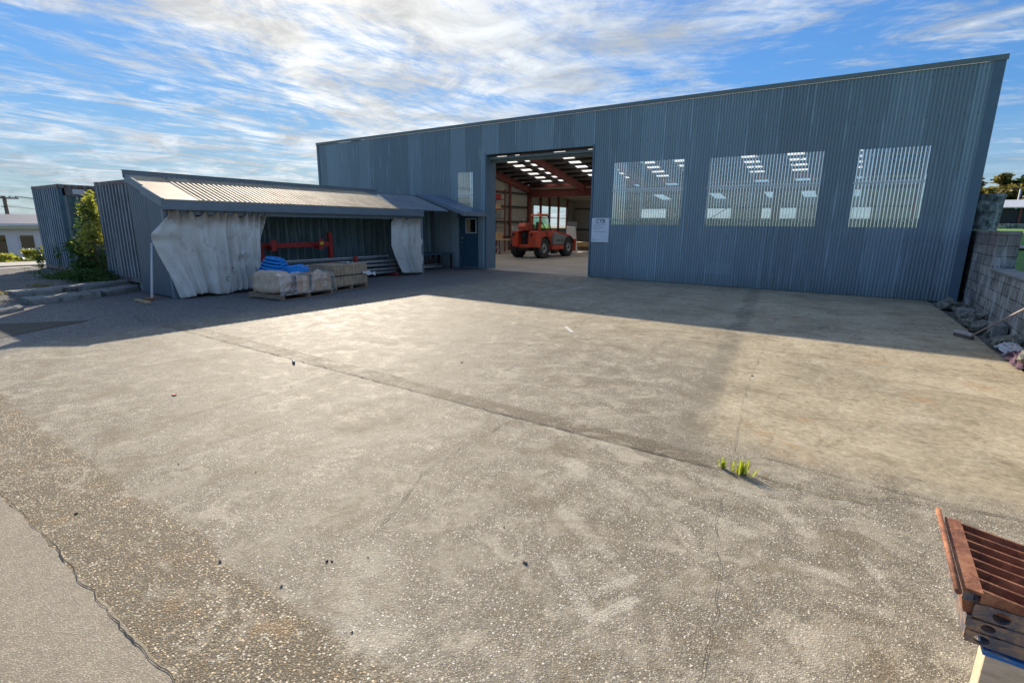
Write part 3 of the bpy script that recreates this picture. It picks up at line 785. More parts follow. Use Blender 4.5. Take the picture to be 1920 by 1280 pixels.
crack('concrete_crack', [(-12.3, 4.3), (-11.6, 4.4), (-11.0, 5.0), (-10.2, 5.1)], .02, 'crack_fill', seed=26)
g = MB()
for (x0, y0), (x1, y1) in [((-6.61, 11.56), (-6.35, 12.8)), ((-4.08, 7.63), (-3.75, 7.25))]:
    L = math.hypot(x1-x0, y1-y0); nx_, ny_ = -(y1-y0)/L*.03, (x1-x0)/L*.03
    g.poly([(x0+nx_, y0+ny_, .0055), (x0-nx_, y0-ny_, .0055), (x1-nx_, y1-ny_, .0055), (x1+nx_, y1+ny_, .0055)][::-1])
struct('parking_mark', g, 'chalk')
# dark asphalt sheet shaped to the sun sliver, darkened to mute its light
g = MB(); pp = [(-9.7, .9), (-10.3, 1.78), (-10.75, 2.6), (-10.95, 3.05), (-11.15, 2.85), (-11.5, 2.4), (-12.0, 1.7), (-12.0, .2), (-10.2, -.6)]
g.poly([(x, y, .005) for x, y in pp][::-1]); 
mat('sliver_dark_asphalt', col=(.055, .052, .042), spec=.2, rough=.7, var=.35, scale=1.5)
struct('sliver_asphalt', g, 'sliver_dark_asphalt')

# raised rough ground between the yard and the containers
def seg_d(x, y):
    """signed distance to the kerb polyline, positive on the mound side"""
    P = [(-15.3, 5.6), (-14.55, 4.4), (-14.35, 3.3), (-13.9, 2.6), (-13.2, 2.0), (-13.2, -8)]
    best = 1e9; sg = 1
    for (x0, y0), (x1, y1) in zip(P[:-1], P[1:]):
        dx, dy = x1-x0, y1-y0; t = max(0, min(1, ((x-x0)*dx+(y-y0)*dy)/(dx*dx+dy*dy)))
        px, py = x0+dx*t, y0+dy*t; d = math.hypot(x-px, y-py)
        if d < best: best = d; sg = 1 if (dx*(y-py)-dy*(x-px)) < 0 else -1
    return best*sg
g = MB(); X0, X1, Y0, Y1, st = -24.4, -13.0, -8.0, 15.5, .16
nx = int((X1-X0)/st); ny = int((Y1-Y0)/st)
for j in range(ny+1):
    for i in range(nx+1):
        x = X0+i*st; y = Y0+j*st; d = seg_d(x, y)
        if y > 5.4: d = max(d, .8) if x < -14.5 else -1
        h = .165*smooth01(d/.5) - .03*(d < 0) + (.035*noise.noise(Vector((x*1.1, y*1.1, 1)))+.03*noise.noise(Vector((x*4, y*4, 5)))+.018*noise.noise(Vector((x*11, y*11, 9))))*smooth01(d/.3)
        if x < -23.4: h = min(h, .12*smooth01((x+24.4)/.9)+.02)
        g.v.append(Vector((x, y, h)))
for j in range(ny):
    for i in range(nx): a = j*(nx+1)+i; g.face([a, a+1, a+nx+2, a+nx+1])
g.sm = [True]*len(g.f)
struct('gravel_ground', g, 'gravel')
def ledge(front, depth, z0, z1, seed):
    g = MB(); P = []
    for (x0, y0), (x1, y1) in zip(front[:-1], front[1:]):
        n = max(2, int(math.hypot(x1-x0, y1-y0)/.12))
        for i in range(n): P.append((x0+(x1-x0)*i/n, y0+(y1-y0)*i/n))
    P.append(front[-1]); b = len(g.v)
    for i, (x, y) in enumerate(P):
        a = P[max(i-1, 0)]; c_ = P[min(i+1, len(P)-1)]; L = math.hypot(c_[0]-a[0], c_[1]-a[1]); nx_, ny_ = -(c_[1]-a[1])/L, (c_[0]-a[0])/L
        w1 = .03*noise.noise(Vector((x*3, y*3, seed))); w2 = .035*noise.noise(Vector((x*5, y*5, seed+3)))
        for off, z in ((-.01+w1, z0), (w1, z1-.035+w2*.5), (.035+w1+w2, z1+w2*.6), (depth*.5+w2, z1+w1*.5), (depth+w1*2, z1-.01+w2*.5), (depth+.03+w1, z0)):
            g.v.append(Vector((x+nx_*off, y+ny_*off, z)))
    for i in range(len(P)-1):
        for k in range(5): a = b+i*6+k; g.face([a, a+6, a+7, a+1])
    g.face([b+k for k in range(6)]); g.face([b+(len(P)-1)*6+k for k in range(6)][::-1])
    return g
struct('concrete_kerb', ledge([(-13.93, 2.95), (-13.97, 3.4), (-14.27, 4.41), (-14.9, 5.25), (-15.3, 5.6)], .55, -.02, .125, 1), 'ledge_concrete')
struct('concrete_kerb', ledge([(-14.55, 2.9), (-14.65, 3.5), (-14.9, 4.3), (-15.5, 5.3)], .5, .02, .225, 6), 'ledge_concrete')
struct('concrete_kerb', ledge([(-12.35, .6), (-12.5, 1.5), (-12.65, 2.1), (-13.2, 2.7)], .6, -.02, .10, 11), 'ledge_concrete')
struct('kerb_strip', bx((-24.75, -14, -.1), (-24.45, 15.6, .14)), 'path_concrete', bevel=.02)
struct('footpath', bx((-27.2, -30, -.1), (-24.752, 30, .10)), 'path_concrete')
struct('road', MB().poly([(-23.3, -8, .155), (-22.9, -8, .155), (-22.6, 5.1, .175), (-23.2, 5.1, .175)]), 'path_concrete')

# ================================================================ WAREHOUSE
WV = 15.8; WL, WR = -22.0, 1.96; WH = 5.3; KS = .195
HALL_L = -20.3
wh = thing('warehouse', 'large blue-grey corrugated steel warehouse with a wide open doorway', 'warehouse', (-10, WV, 0))
WIN = [(-13.38, -12.64, 2.05, 3.63), (-6.90, -4.68, 1.74, 3.64), (-3.98, -1.17, 1.73, 3.61), (-.44, .96, 1.73, 3.59)]
DOOR = (-12.0, -7.65, 0, 4.20); PDOOR = (-13.32, -12.36, 0, 2.04)
holes = [(a, b, c, d) for a, b, c, d in WIN]+[DOOR, PDOOR]
def spans(x, z0, z1):
    h = sorted([(c, d) for a, b, c, d in holes if a < x < b]); out = []; cur = z0
    for c, d in h:
        if c > cur: out.append((cur, c))
        cur = max(cur, d)
    if cur < z1: out.append((cur, z1))
    return out
# front: ribs run vertical; A = +x, B = +z  ->  A x B = -y (towards the yard)
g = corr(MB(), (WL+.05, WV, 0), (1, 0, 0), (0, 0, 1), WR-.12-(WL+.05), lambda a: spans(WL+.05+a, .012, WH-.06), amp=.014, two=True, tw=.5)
g.build('front_wall', ['blue_cladding', 'blue_cladding_lit_faded'], wh)
for bx0, bx1 in ((WL+.05, -13.33), (-12.35, -12.03), (-7.59, WR-.03)): bx((bx0, WV+.03, -.02), (bx1, WV+.05, .09)).build('gap_shade_strip', 'dark_steel', wh)  # dark strip added to paint the gap under the sheets as shade
g = MB(); g.box((WR-.19, WV-.022, .03), (WR, WV-.012, WH-.05)); g.box((WR-.012, WV-.012, .03), (WR, WV+.2, WH-.05)); g.build('corner_flashing', 'blue_flashing', wh)
g = MB(); g.box((WL-.02, WV-.03, .03), (WL+.12, WV-.012, WH-.05)); g.build('corner_flashing', 'blue_flashing', wh)
g = MB(); g.box((WL-.03, WV-.045, WH-.055), (WR+.03, WV-.016, WH+.04)); g.box((WL-.03, WV-.045, WH+.041), (WR+.03, WV+.16, WH+.052)); g.build('roof_edge_trim', 'green_flashing', wh)
# gable ends
RIDGE_V = WV + 5.85; RZ = lambda v: WH + KS*(v-WV) if v < RIDGE_V else WH + KS*(RIDGE_V-WV) - KS*(v-RIDGE_V)
for x, nm in ((WR, 'end_wall'), (WL, 'end_wall')):
    g = corr(MB(), (x, WV+.02, 0), (0, 1, 0), (0, 0, 1), 16.0, lambda a: [(.03, RZ(WV+.02+a)-.02)], seg=4)
    g.build(nm, 'side_cladding', wh)
g = MB(); g.box((WL-.14, WV+.1, 3.9), (WL-.02, WV+.5, 4.6)); g.build('rainwater_head', 'grey_flashing', wh)
# roof sheets and translucent strips between them; steel runs below
STR = [-18.5, -17.2, -14.6, -12.5, -10.5, -8.7, -5.35, -3.3, -1.0]; SW = .37
edges = [WL-.03]
for s_ in STR: edges += [s_-SW, s_+SW]
edges.append(WR+.03)
bv = RIDGE_V; EV = 31.85
g = MB()
for i in range(0, len(edges), 2):
    a, b = edges[i], edges[i+1]
    g.hexa([(a, bv, RZ(bv)+.03), (b, bv, RZ(bv)+.03), (b, EV, RZ(EV)+.03), (a, EV, RZ(EV)+.03), (a, bv, RZ(bv)+.05), (b, bv, RZ(bv)+.05), (b, EV, RZ(EV)+.05), (a, EV, RZ(EV)+.05)])
g.build('roof', 'interior_lining', wh)
g = MB()
g.hexa([(WL-.03, WV, WH), (WR+.03, WV, WH), (WR+.03, WV+1.2, RZ(WV+1.2)), (WL-.03, WV+1.2, RZ(WV+1.2)), (WL-.03, WV, WH+.03), (WR+.03, WV, WH+.03), (WR+.03, WV+1.2, RZ(WV+1.2)+.03), (WL-.03, WV+1.2, RZ(WV+1.2)+.03)])
g.build('roof', 'interior_lining', wh)
for s_ in STR:
    g = MB(); g.poly([(s_-SW, bv, RZ(bv)+.04), (s_+SW, bv, RZ(bv)+.04), (s_+SW, EV, RZ(EV)+.04), (s_-SW, EV, RZ(EV)+.04)])
    g.build('skylight', 'skylight_sheet', wh)
# front slope, unseen from the yard: translucent sheet added to light the hall
g = MB(); g.poly([(WL, WV+1.2, RZ(WV+1.2)+.02), (WR, WV+1.2, RZ(WV+1.2)+.02), (WR, bv, RZ(bv)+.04), (WL, bv, RZ(bv)+.04)])
g.build('skylight', 'skylight_sheet', wh)
bx((HALL_L, 31.80, 4.25), (WR-.02, 31.95, 4.52)).build('closure_strip', 'portal_steel', wh)
def purlins(v0, v1, step, x0, x1, zf, name='purlin'):
    v = v0
    while v < v1:
        z = zf(v); g = MB(); g.box((x0, v-.03, z-.17), (x1, v+.03, z-.02)); g.build(name, 'dark_steel', wh); v += step
purlins(RIDGE_V+.3, 31.8, .835, HALL_L, WR-.02, RZ)
purlins(WV+1.4, RIDGE_V, 1.6, HALL_L, WR-.02, RZ)
PORT = [HALL_L+.12, -15.9, -11.6, -7.1, -2.2, 1.75]
for x in PORT:
    g = MB()
    for a, b in ((WV+.3, RIDGE_V), (RIDGE_V, 31.8)):
        g.hexa([(x-.09, a, RZ(a)-.62), (x+.09, a, RZ(a)-.62), (x+.09, b, RZ(b)-.62), (x-.09, b, RZ(b)-.62), (x-.09, a, RZ(a)-.22), (x+.09, a, RZ(a)-.22), (x+.09, b, RZ(b)-.22), (x-.09, b, RZ(b)-.22)])
    g.build('rafter', 'portal_steel', wh)
    if abs(x+11.6) > .1:
        g = MB(); g.box((x-.09, WV+.32, .01), (x+.09, WV+.56, RZ(WV+.4)-.62)); g.build('column', 'portal_steel', wh)
for x in (HALL_L+.12, -2.2, 1.7):
    g = MB(); g.box((x-.1, 31.55, .01), (x+.1, 31.85, 3.9)); g.build('column', 'portal_steel', wh)
g = MB(); g.box((HALL_L+.23, 31.6, 3.62), (WR-.2, 31.78, 4.08)); g.box((HALL_L+.23, 31.5, 3.60), (WR-.2, 31.88, 3.618)); g.box((HALL_L+.23, 31.5, 4.082), (WR-.2, 31.88, 4.10)); g.build('beam', 'portal_steel', wh)
# left inner wall of the hall and of the rear bay, lined, with girts
RW = (32.5, 37.4, 1.48, 3.08)
g = corr(MB(), (HALL_L, WV+.6, 0), (0, 1, 0), (0, 0, 1), 38.5-WV-.6, lambda a: (lambda v: [(0.01, (RZ(v)-.02 if v < 31.85 else 4.42-.12*(v-31.85)))] if not RW[0] < v < RW[1] else [(0.01, RW[2]), (RW[3], 4.42-.12*(v-31.85))])(WV+.6+a), pitch=.19, amp=.014, shape='trap', seg=5)
g.build('inner_wall', 'interior_lining', wh)
BW = (-19.0, -14.0)
g = corr(MB(), (HALL_L, 38.5, 0), (1, 0, 0), (0, 0, 1), WR-HALL_L, lambda a: [(0.01, 1.42), (2.98, 3.62)] if any(p < HALL_L+a < q for p, q in ((-18.6, -16.6), (-14.5, -12.5), (-10, -8), (-6, -4), (-2, 0))) else [(.01, 3.62)], pitch=.19, amp=.014, shape='trap', seg=5)
g.build('rear_wall', 'interior_lining', wh)
g = MB()
edg2 = [WL-.03]
for s_ in STR[3:]: edg2 += [s_-SW, s_+SW]
edg2.append(WR+.03)
for i in range(0, len(edg2), 2):
    a, b = edg2[i], edg2[i+1]
    g.hexa([(a, 31.85, 4.40), (b, 31.85, 4.40), (b, 38.55, 3.60), (a, 38.55, 3.60), (a, 31.85, 4.42), (b, 31.85, 4.42), (b, 38.55, 3.62), (a, 38.55, 3.62)])
g.build('rear_bay_roof', 'interior_lining', wh)
for z in (.9, 1.9, 2.9, 3.8):
    g = MB(); g.box((HALL_L+.03, WV+.6, z-.05), (HALL_L+.10, 31.5, z+.05)); g.build('girt', 'dark_steel', wh)
for v in (22.5, 26.6, 29.2):
    g = MB(); g.box((HALL_L+.1, v-.06, .01), (HALL_L+.24, v+.06, RZ(v)-.65)); g.build('column', 'portal_steel', wh)
for v in (33.3, 34.6, 36.0, 37.45):
    g = MB(); g.box((HALL_L+.02, v-.06, .01), (HALL_L+.16, v+.06, 3.9)); g.build('column', 'portal_steel', wh)
g = MB(); g.box((HALL_L+.02, 32.4, 2.2), (HALL_L+.06, 37.5, 2.26)); g.box((HALL_L+.02, 32.4, 1.40), (HALL_L+.12, 37.5, 1.478)); g.build('girt', 'timber', wh)
for z in (1.38, 3.0):
    g = MB(); g.box((HALL_L+.3, 38.40, z-.05), (WR-.1, 38.47, z+.05)); g.build('girt', 'dark_steel', wh)
# brace wire seen through the middle window
g = MB(); g.tube([(-4.2, 17.0, 1.9), (-2.2, 16.4, 3.1), (-1.2, 16.2, 4.0)], .012, 6); g.build('brace_rod', 'galv', wh)
# doorway: jamb returns, soffit, sliding-door rails
g = MB(); g.box((-12.0, WV+.012, .02), (-11.985, WV+.60, 4.2)); g.build('door_jamb', 'blue_flashing', wh)
bx((-12.03, WV-.02, .02), (-11.97, WV-.008, 4.24)).build('door_trim', 'blue_flashing', wh); bx((-7.66, WV-.02, .02), (-7.60, WV-.008, 4.24)).build('door_trim', 'blue_flashing', wh)
bx((-11.98, WV+.16, 4.04), (-7.64, WV+.24, 4.12)).build('door_rail', 'green_flashing', wh); bx((-11.98, WV+.34, 3.96), (-7.64, WV+.44, 4.06)).build('door_rail', 'green_flashing', wh)
g = MB(); g.box((-11.98, WV+.011, 4.19), (-7.64, WV+.45, 4.205)); g.build('door_soffit', 'dark_steel', wh)
# clear corrugated windows
for i, (a, b, c, d) in enumerate(WIN):
    wmb = corr(MB(), (a-.02, WV+.012, 0), (1, 0, 0), (0, 0, 1), b-a+.04, lambda q: [(c-.02, d+.02)], amp=.016, two=True, tw=.36, phase=(a-.02-WL-.05) % .076)
    wo = wmb.build('window', ['clear_sheet', 'clear_sheet_crest_glare'], wh)
    zr = 2.80
    g = MB()
    g.box((a-.03, WV-.016, zr-.018), (b+.01, WV-.010, zr+.018)); g.box((a, WV+.06, zr-.05), (b, WV+.12, zr+.05)); g.build('girt', 'white_paint', wo)
    if i:
        g = MB(); g.box((a-.05, WV+.03, c-.05), (b+.05, WV+.10, c+.21)); g.build('sill_rail', 'machine_grey', wo)
        k = a+.01
        while k < b: MB().lathe([(.0, -.006), (.018, -.005), (.023, .0)], (k, WV-.017, c+.16), (0, 1, 0), 8).build('washer', 'white_paint', wo); k += .19*rnd.uniform(.85, 1.15)
    for k in ([a+.02, a+.42*(b-a), b-.03] if i else []): bx((k-.02, WV+.04, c+.2), (k+.02, WV+.09, d)).build('mullion', 'white_paint', wo)
# faded replacement patches on the wall
for (a, b, c, d) in [(-3.83, -3.2, .34, .66), (-16.9, -16.2, 1.9, 2.9)]:
    n0 = round((a-WL-.05)/.076); a = WL+.05+n0*.076; n1 = round((b-a)/.076)
    g = corr(MB(), (a, WV-.003, 0), (1, 0, 0), (0, 0, 1), n1*.076, lambda q: [(c, d)], amp=.016)
    g.build('cladding_patch', 'blue_cladding_lit_faded', wh)

# personnel door under the porch roof
a, b, c, d = PDOOR
pd = bx((a+.05, WV+.03, .05), (b-.05, WV+.07, d-.06)).build('door', 'dark_blue_paint', wh)
g = MB(); g.box((a, WV-.02, .0), (a+.05, WV+.08, d)); g.box((b-.05, WV-.02, .0), (b, WV+.08, d)); g.box((a+.05, WV-.02, d-.06), (b-.05, WV+.08, d)); g.box((a+.05, WV-.05, .0), (b-.05, WV+.028, .045)); g.build('frame', 'dark_blue_paint', pd)
g = MB(); wx0, wx1, wz0, wz1 = -13.02, -12.48, 1.36, 1.93
g.box((wx0, WV+.015, wz0), (wx1, WV+.029, wz0+.04)); g.box((wx0, WV+.015, wz1-.04), (wx1, WV+.029, wz1)); g.box((wx0, WV+.015, wz0+.041), (wx0+.04, WV+.029, wz1-.041)); g.box((wx1-.04, WV+.015, wz0+.041), (wx1, WV+.029, wz1-.041)); g.build('window_frame', 'white_paint', pd)
bx((wx0+.04, WV+.022, wz0+.04), (wx1-.04, WV+.0285, wz1-.04)).build('pane', 'window_glass', pd)
bx((wx0+.05, WV+.0205, wz0+.05), (wx0+.24, WV+.0215, wz1-.05)).build('notice', 'timber', pd)
g = MB(); g.lathe([(.0, -.05), (.028, -.05), (.028, -.03), (.014, -.02), (.014, .0)], (a+.13, WV+.03, 1.0), (0, 1, 0), 12); g.box((a+.10, WV+.015, 1.12), (a+.15, WV+.029, 1.24)); g.box((a+.11, WV-.0, 1.17), (a+.24, WV+.014, 1.19)); g.build('handle', 'galv', pd)

# notice sheet beside the doorway
sg = thing('notice_sign', 'white notice sheet headed CYB fixed beside the warehouse doorway', 'sign', (-7.27, WV-.03, 1.17))
bx((-7.58, WV-.032, 1.17), (-6.965, WV-.024, 1.945)).build('panel', 'sign_white', sg)
def text(body, x, z, size, m, parent, y=WV-.0335, bold=0.0, align='CENTER'):
    cu = bpy.data.curves.new('lettering', 'FONT'); cu.body = body; cu.size = size; cu.align_x = align; cu.extrude = .0006; cu.offset = bold
    o = bpy.data.objects.new('lettering_curve', cu); COL.objects.link(o)
    dg = bpy.context.evaluated_depsgraph_get(); me = bpy.data.meshes.new_from_object(o.evaluated_get(dg))
    bpy.data.objects.remove(o); me.materials.clear(); me.materials.append(MAT[m])
    t = bpy.data.objects.new('lettering', me); COL.objects.link(t); t.parent = parent
    t.rotation_euler = (R(90), 0, 0); t.location = Vector((x, y, z)) - ORG[parent.name]; ORG[t.name] = ORG[parent.name]
    return t
text('CYB', -7.27, 1.79, .175, 'sign_ink', sg, bold=.003)
g = MB(); rg = random.Random(4)
def squiggle(x0, x1, z, h, g):
    x = x0
    while x < x1:
        ww = rg.uniform(.014, .045); g.box((x, WV-.0335, z-h/2*rg.uniform(.6, 1)), (min(x+ww, x1), WV-.0325, z+h/2*rg.uniform(.6, 1))); x += ww+.010
squiggle(-7.49, -7.06, 1.745, .022, g)
for k, (e, zz) in enumerate([(-7.10, 1.715), (-7.2, 1.69), (-7.25, 1.668), (-7.16, 1.645), (-7.08, 1.622), (-7.22, 1.60), (-7.28, 1.578)]): squiggle(-7.53, e, zz, .009, g)
squiggle(-7.48, -7.07, 1.505, .026, g); squiggle(-7.47, -7.28, 1.245, .014, g); squiggle(-7.55, -7.49, 1.245, .03, g)
g.build('small_print', 'sign_grey_ink', sg)

# ================================================================ LEAN-TO SHELTER
RU, RZ1, FU, FZ = -14.30, 2.70, -12.58, 2.14
lt = thing('lean_to_shelter', 'open lean-to shelter with a rusty-white corrugated roof along the container', 'shelter', (-13.4, 9.0, 0))
sl_ = Vector((FU-RU, 0, FZ-RZ1)); L_ = sl_.length
g = corr(MB(), (FU+.06, 5.85, FZ-.02+.03), (0, 1, 0), -sl_, 13.0-5.85+1.25, lambda a: [(0, L_+.06)], pitch=.12, amp=.020, shape='trap')
g.build('roof', 'lean_roofing', lt)
g = MB(); off = Vector((0, 0, .035)); a0 = Vector((RU, 5.12, RZ1)); b0 = Vector((FU+.05, 5.12, FZ-.01))
g.hexa([a0, b0, b0+Vector((0, .76, 0)), a0+Vector((0, .76, 0)), a0+off, b0+off, b0+off+Vector((0, .76, 0)), a0+off+Vector((0, .76, 0))]); g.build('roof_edge_sheet', 'lean_roofing', lt)
g = MB(); g.box((FU+.062, 5.03, 1.97), (FU+.082, 12.98, 2.145)); g.box((FU-.02, 5.03, 1.945), (FU+.10, 13.0, 1.968)); g.build('fascia', 'grey_flashing', lt)
g = MB(); g.box((RU-.03, 5.05, RZ1-.03), (RU+.0, 12.55, RZ1+.13)); g.box((RU-.10, 5.05, RZ1+.131), (RU+.02, 12.55, RZ1+.142)); g.build('ridge_flashing', 'grey_flashing', lt)
g = MB(); g.box((RU-.03, 12.56, RZ1-.05), (RU+.0, 15.7, RZ1+.03)); g.box((RU-.10, 12.56, RZ1+.031), (RU+.05, 15.7, RZ1+.042)); g.build('ridge_flashing', 'grey_flashing', lt)
# barge board in two overlapping lengths
g = MB(); m0 = a0.lerp(b0, .45)
g.prism([a0+Vector((-.03, -.05, .08)), m0+Vector((.03, -.05, .05)), m0+Vector((.03, -.05, -.12)), a0+Vector((-.03, -.05, -.10))], (0, .04, 0))
g.prism([m0+Vector((-.02, -.065, .05)), b0+Vector((.04, -.065, .05)), b0+Vector((.02, -.065, -.13)), b0+Vector((-.06, -.065, -.13)), m0+Vector((-.02, -.065, -.14))], (0, .04, 0))
g.build('barge_board', 'grey_flashing', lt)
g = corr(MB(), (RU-.02, 5.13, 0), (1, 0, 0), (0, 0, 1), FU-.18-RU, lambda a: [(.03, RZ1-.02+(FZ-RZ1)*(a/(FU-RU)))], pitch=.10, amp=.008, shape='trap'); g.build('end_wall', 'end_cladding', lt)
g = MB(); g.box((FU-.16, 5.10, .0), (FU-.06, 5.2, 1.96)); g.box((FU-.16, 12.93, .0), (FU-.03, 13.03, 1.94)); g.box((FU-.12, 5.2, 1.84), (FU-.06, 12.93, 1.94)); g.build('post', 'grey_flashing', lt)
for y in (6.6, 8.2, 9.8, 11.4, 13.0):
    g = MB(); g.beam((RU+.02, y, RZ1-.10), (FU, y, FZ-.10), .05, .12); g.build('rafter', 'dark_steel', lt)
# porch roof above the personnel door
pr = thing('porch_roof', 'small sloping porch roof over the blue personnel door', 'porch roof', (-13, 15.1, 2.0))
P0 = Vector((-14.15, 14.4, 2.79)); sl2 = Vector((2.18, 0, -.67)); L2 = sl2.length
g = corr(MB(), P0+sl2, (0, 1, 0), -sl2, 1.36, lambda a: [(0, L2)], pitch=.13, amp=.010, shape='trap'); g.build('roof_sheet', 'blue_flashing', pr)
g = MB(); A0 = P0; A1 = P0+sl2
g.prism([A0+Vector((0, -.04, .03)), A1+Vector((.02, -.04, .03)), A1+Vector((.02, -.04, -.10)), A0+Vector((0, -.04, -.10))], (0, .035, 0)); g.box((A1.x+.0, 14.36, 1.99), (A1.x+.025, 15.76, 2.14)); g.build('fascia', 'grey_flashing', pr)
bx((-12.25, 14.45, 1.95), (-12.19, 14.55, 2.10)).build('bracket', 'dark_steel', pr)

# ================================================================ CONTAINERS
def container(name, label, x0, x1, y0, y1, z0, z1, m, rib=.2, header=False):
    t = thing(name, label, 'shipping container', ((x0+x1)/2, (y0+y1)/2, z0))
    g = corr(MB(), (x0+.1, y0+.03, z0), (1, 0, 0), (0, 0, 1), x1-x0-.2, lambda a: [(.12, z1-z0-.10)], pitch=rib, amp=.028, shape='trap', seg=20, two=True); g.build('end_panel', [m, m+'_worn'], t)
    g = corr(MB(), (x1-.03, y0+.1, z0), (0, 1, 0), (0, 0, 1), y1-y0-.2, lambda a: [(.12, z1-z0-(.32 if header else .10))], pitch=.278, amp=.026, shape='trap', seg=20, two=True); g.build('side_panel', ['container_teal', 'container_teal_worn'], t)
    g = corr(MB(), (x0+.03, y0+.1, z0), (0, 1, 0), (0, 0, 1), y1-y0-.2, lambda a: [(.12, z1-z0-.10)], pitch=.278, amp=.022, shape='trap', seg=10); g.build('side_panel', m, t)
    g = MB(); g.box((x0+.1, y1-.05, z0+.1), (x1-.1, y1-.02, z1-.1)); g.build('end_panel', m, t)
    g = MB(); g.box((x0+.03, y0+.03, z1-.035), (x1-.03, y1-.03, z1-.015)); g.build('roof', 'container_rust', t)
    for x in (x0, x1-.11):
        for y in (y0, y1-.11): bx((x, y, z0+.115), (x+.11, y+.11, z1-.115)).build('corner_post', m, t, bevel=.01)
    for y in (y0+.012, y1-.09):
        for za, zb_ in ((z1-.10, z1-.005), (z0, z0+.12)): bx((x0+.17, y, za), (x1-.17, y+.07, zb_)).build('rail', 'container_rust', t, bevel=.008)
    for x in (x0+.012, x1-.09):
        for za, zb_ in ((z1-.10, z1-.005), (z0, z0+.12)): bx((x, y0+.17, za), (x+.07, y1-.17, zb_)).build('rail', 'container_rust', t, bevel=.008)
    for x in (x0, x1-.165):
        for y in (y0, y1-.165):
            for z in (z0, z1-.114): bx((x-.003, y-.003, z), (x+.165, y+.165, z+.114)).build('corner_casting', 'container_rust', t, bevel=.012)
    if header:
        g = MB(); g.box((x1-.075, y0+.17, z1-.32), (x1-.02, y1-.17, z1-.102)); g.build('header', 'container_rust', t)
        for y in (y0+.35, y0+.95): bx((x1-.018, y, z1-.27), (x1-.012, y+.28, z1-.13)).build('vent_plate', 'roof_pale', t)
    return t
container('shipping_container', 'weathered grey-blue shipping container on rough ground, furthest left', -22.15, -19.72, 5.27, 11.3, .17, 2.73, 'container_blue', header=True)
container('shipping_container', 'grey streaky shipping container joined to the lean-to shelter', -16.62, -14.20, 5.2, 15.3, .20, 2.66, 'container_grey')
for i, (x, y, z, s_) in enumerate([(-14.55, 5.35, .0, (.5, .3, .2)), (-16.4, 5.35, .05, (.35, .3, .18))]):
    g = MB(); g.box((x-s_[0]/2, y-.12, z), (x+s_[0]/2, y+.25, z+s_[2]))
    o = g.build('support_block', 'ledge_concrete', None, bevel=.02); tag(o, ['concrete packing block under the lean-to end of the grey container', 'concrete packing block under the bushy corner of the grey container'][i], 'block')

# ================================================================ CURTAINS
def curtain(name, label, nS, nT, fn):
    g = MB(); g.smooth = True
    for j in range(nT+1):
        for i in range(nS+1): g.v.append(Vector(fn(i/nS, j/nT)))
    for j in range(nT):
        for i in range(nS): a = j*(nS+1)+i; g.face([a, a+nS+1, a+nS+2, a+1])
    o = g.build(name, 'tarpaulin'); sd = o.modifiers.new('solid', 'SOLIDIFY'); sd.thickness = .004
    return tag(o, label, 'curtain')
def lerp(a, b, t): return a+(b-a)*t
def pw(t, pts):
    for (t0, a), (t1, b) in zip(pts[:-1], pts[1:]):
        if t <= t1: return lerp(a, b, (t-t0)/(t1-t0))
    return pts[-1][1]
hooks = [0, .085, .20, .335, .47, .56, .655, .78, .86, .93, 1.0]
def fL(s, t):
    flare = pw(t, [(0, 0), (.06, .0), (.26, -.42), (.45, -.33), (.8, -.11), (1, .0)])*math.exp(-(s/.085)**1.6)
    right = pw(t, [(0, 0), (.3, -.12), (.7, -.30), (.9, -.33), (1, -.42)])*s**1.5
    v = 5.18 + 2.24*s + flare + right + .05*t*math.sin(s*7)
    for h0, h1 in zip(hooks[:-1], hooks[1:]):
        if h0 <= s <= h1: k = (s-h0)/(h1-h0); break
    dip = max(0.0, math.sin(math.pi*k))**.8
    zt = 1.95 - .13*dip*(1 if s > .085 else .25)*(.6+.5*abs(math.sin(h0*40)))
    zb = lerp(.0, .05, min(1, s*5)) + .03*math.sin(s*9)
    z = lerp(zt, zb, t)
    q = Vector((s*1.0, 0, 0)); w1 = noise.noise(Vector((s*5.5-t*.5, t*.35, 3.7))); w2 = noise.noise(Vector((s*13-t*1.3, t*.6, 8.1))); w3 = noise.noise(Vector((s*30-t*2.5, t*1.2, 1.3)))
    ridge = 1-2*abs(w2)*1.6
    fold = (.22*w1 + .11*ridge + .045*w3)*(.35+.75*min(1, t*2.0))
    top = max(0, 1-3.0*t); fold += top*(.055*math.cos(math.pi*2*k)-.02)
    u = -12.60+.05*t + fold*(1 if s > .1 else .35+.65*s/.1)
    if s < .14: u += .09*math.exp(-((t-.25)/.09)**2)*(1-s/.14) - .05*math.exp(-((t-.33)/.05)**2)*(1-s/.14)
    u += .06*math.exp(-((s-.74)/.06)**2-((t-.50)/.03)**2) - .06*math.exp(-((s-.74)/.07)**2-((t-.60)/.06)**2) + .07*math.exp(-((s-.93)/.05)**2-((t-.72)/.06)**2) + .07*math.exp(-((s-.30)/.05)**2-((t-.88)/.08)**2)
    u += .010*noise.noise(Vector((s*9, t*9, 2)))+.006*noise.noise(Vector((s*25, t*16, 7)))
    return (min(u, -12.44) if t < .1 else u, v, max(z, .012))
cL = curtain('tarpaulin_curtain', 'wide pale tarpaulin curtain with a dog-eared corner hanging from the shelter', 190, 60, fL)
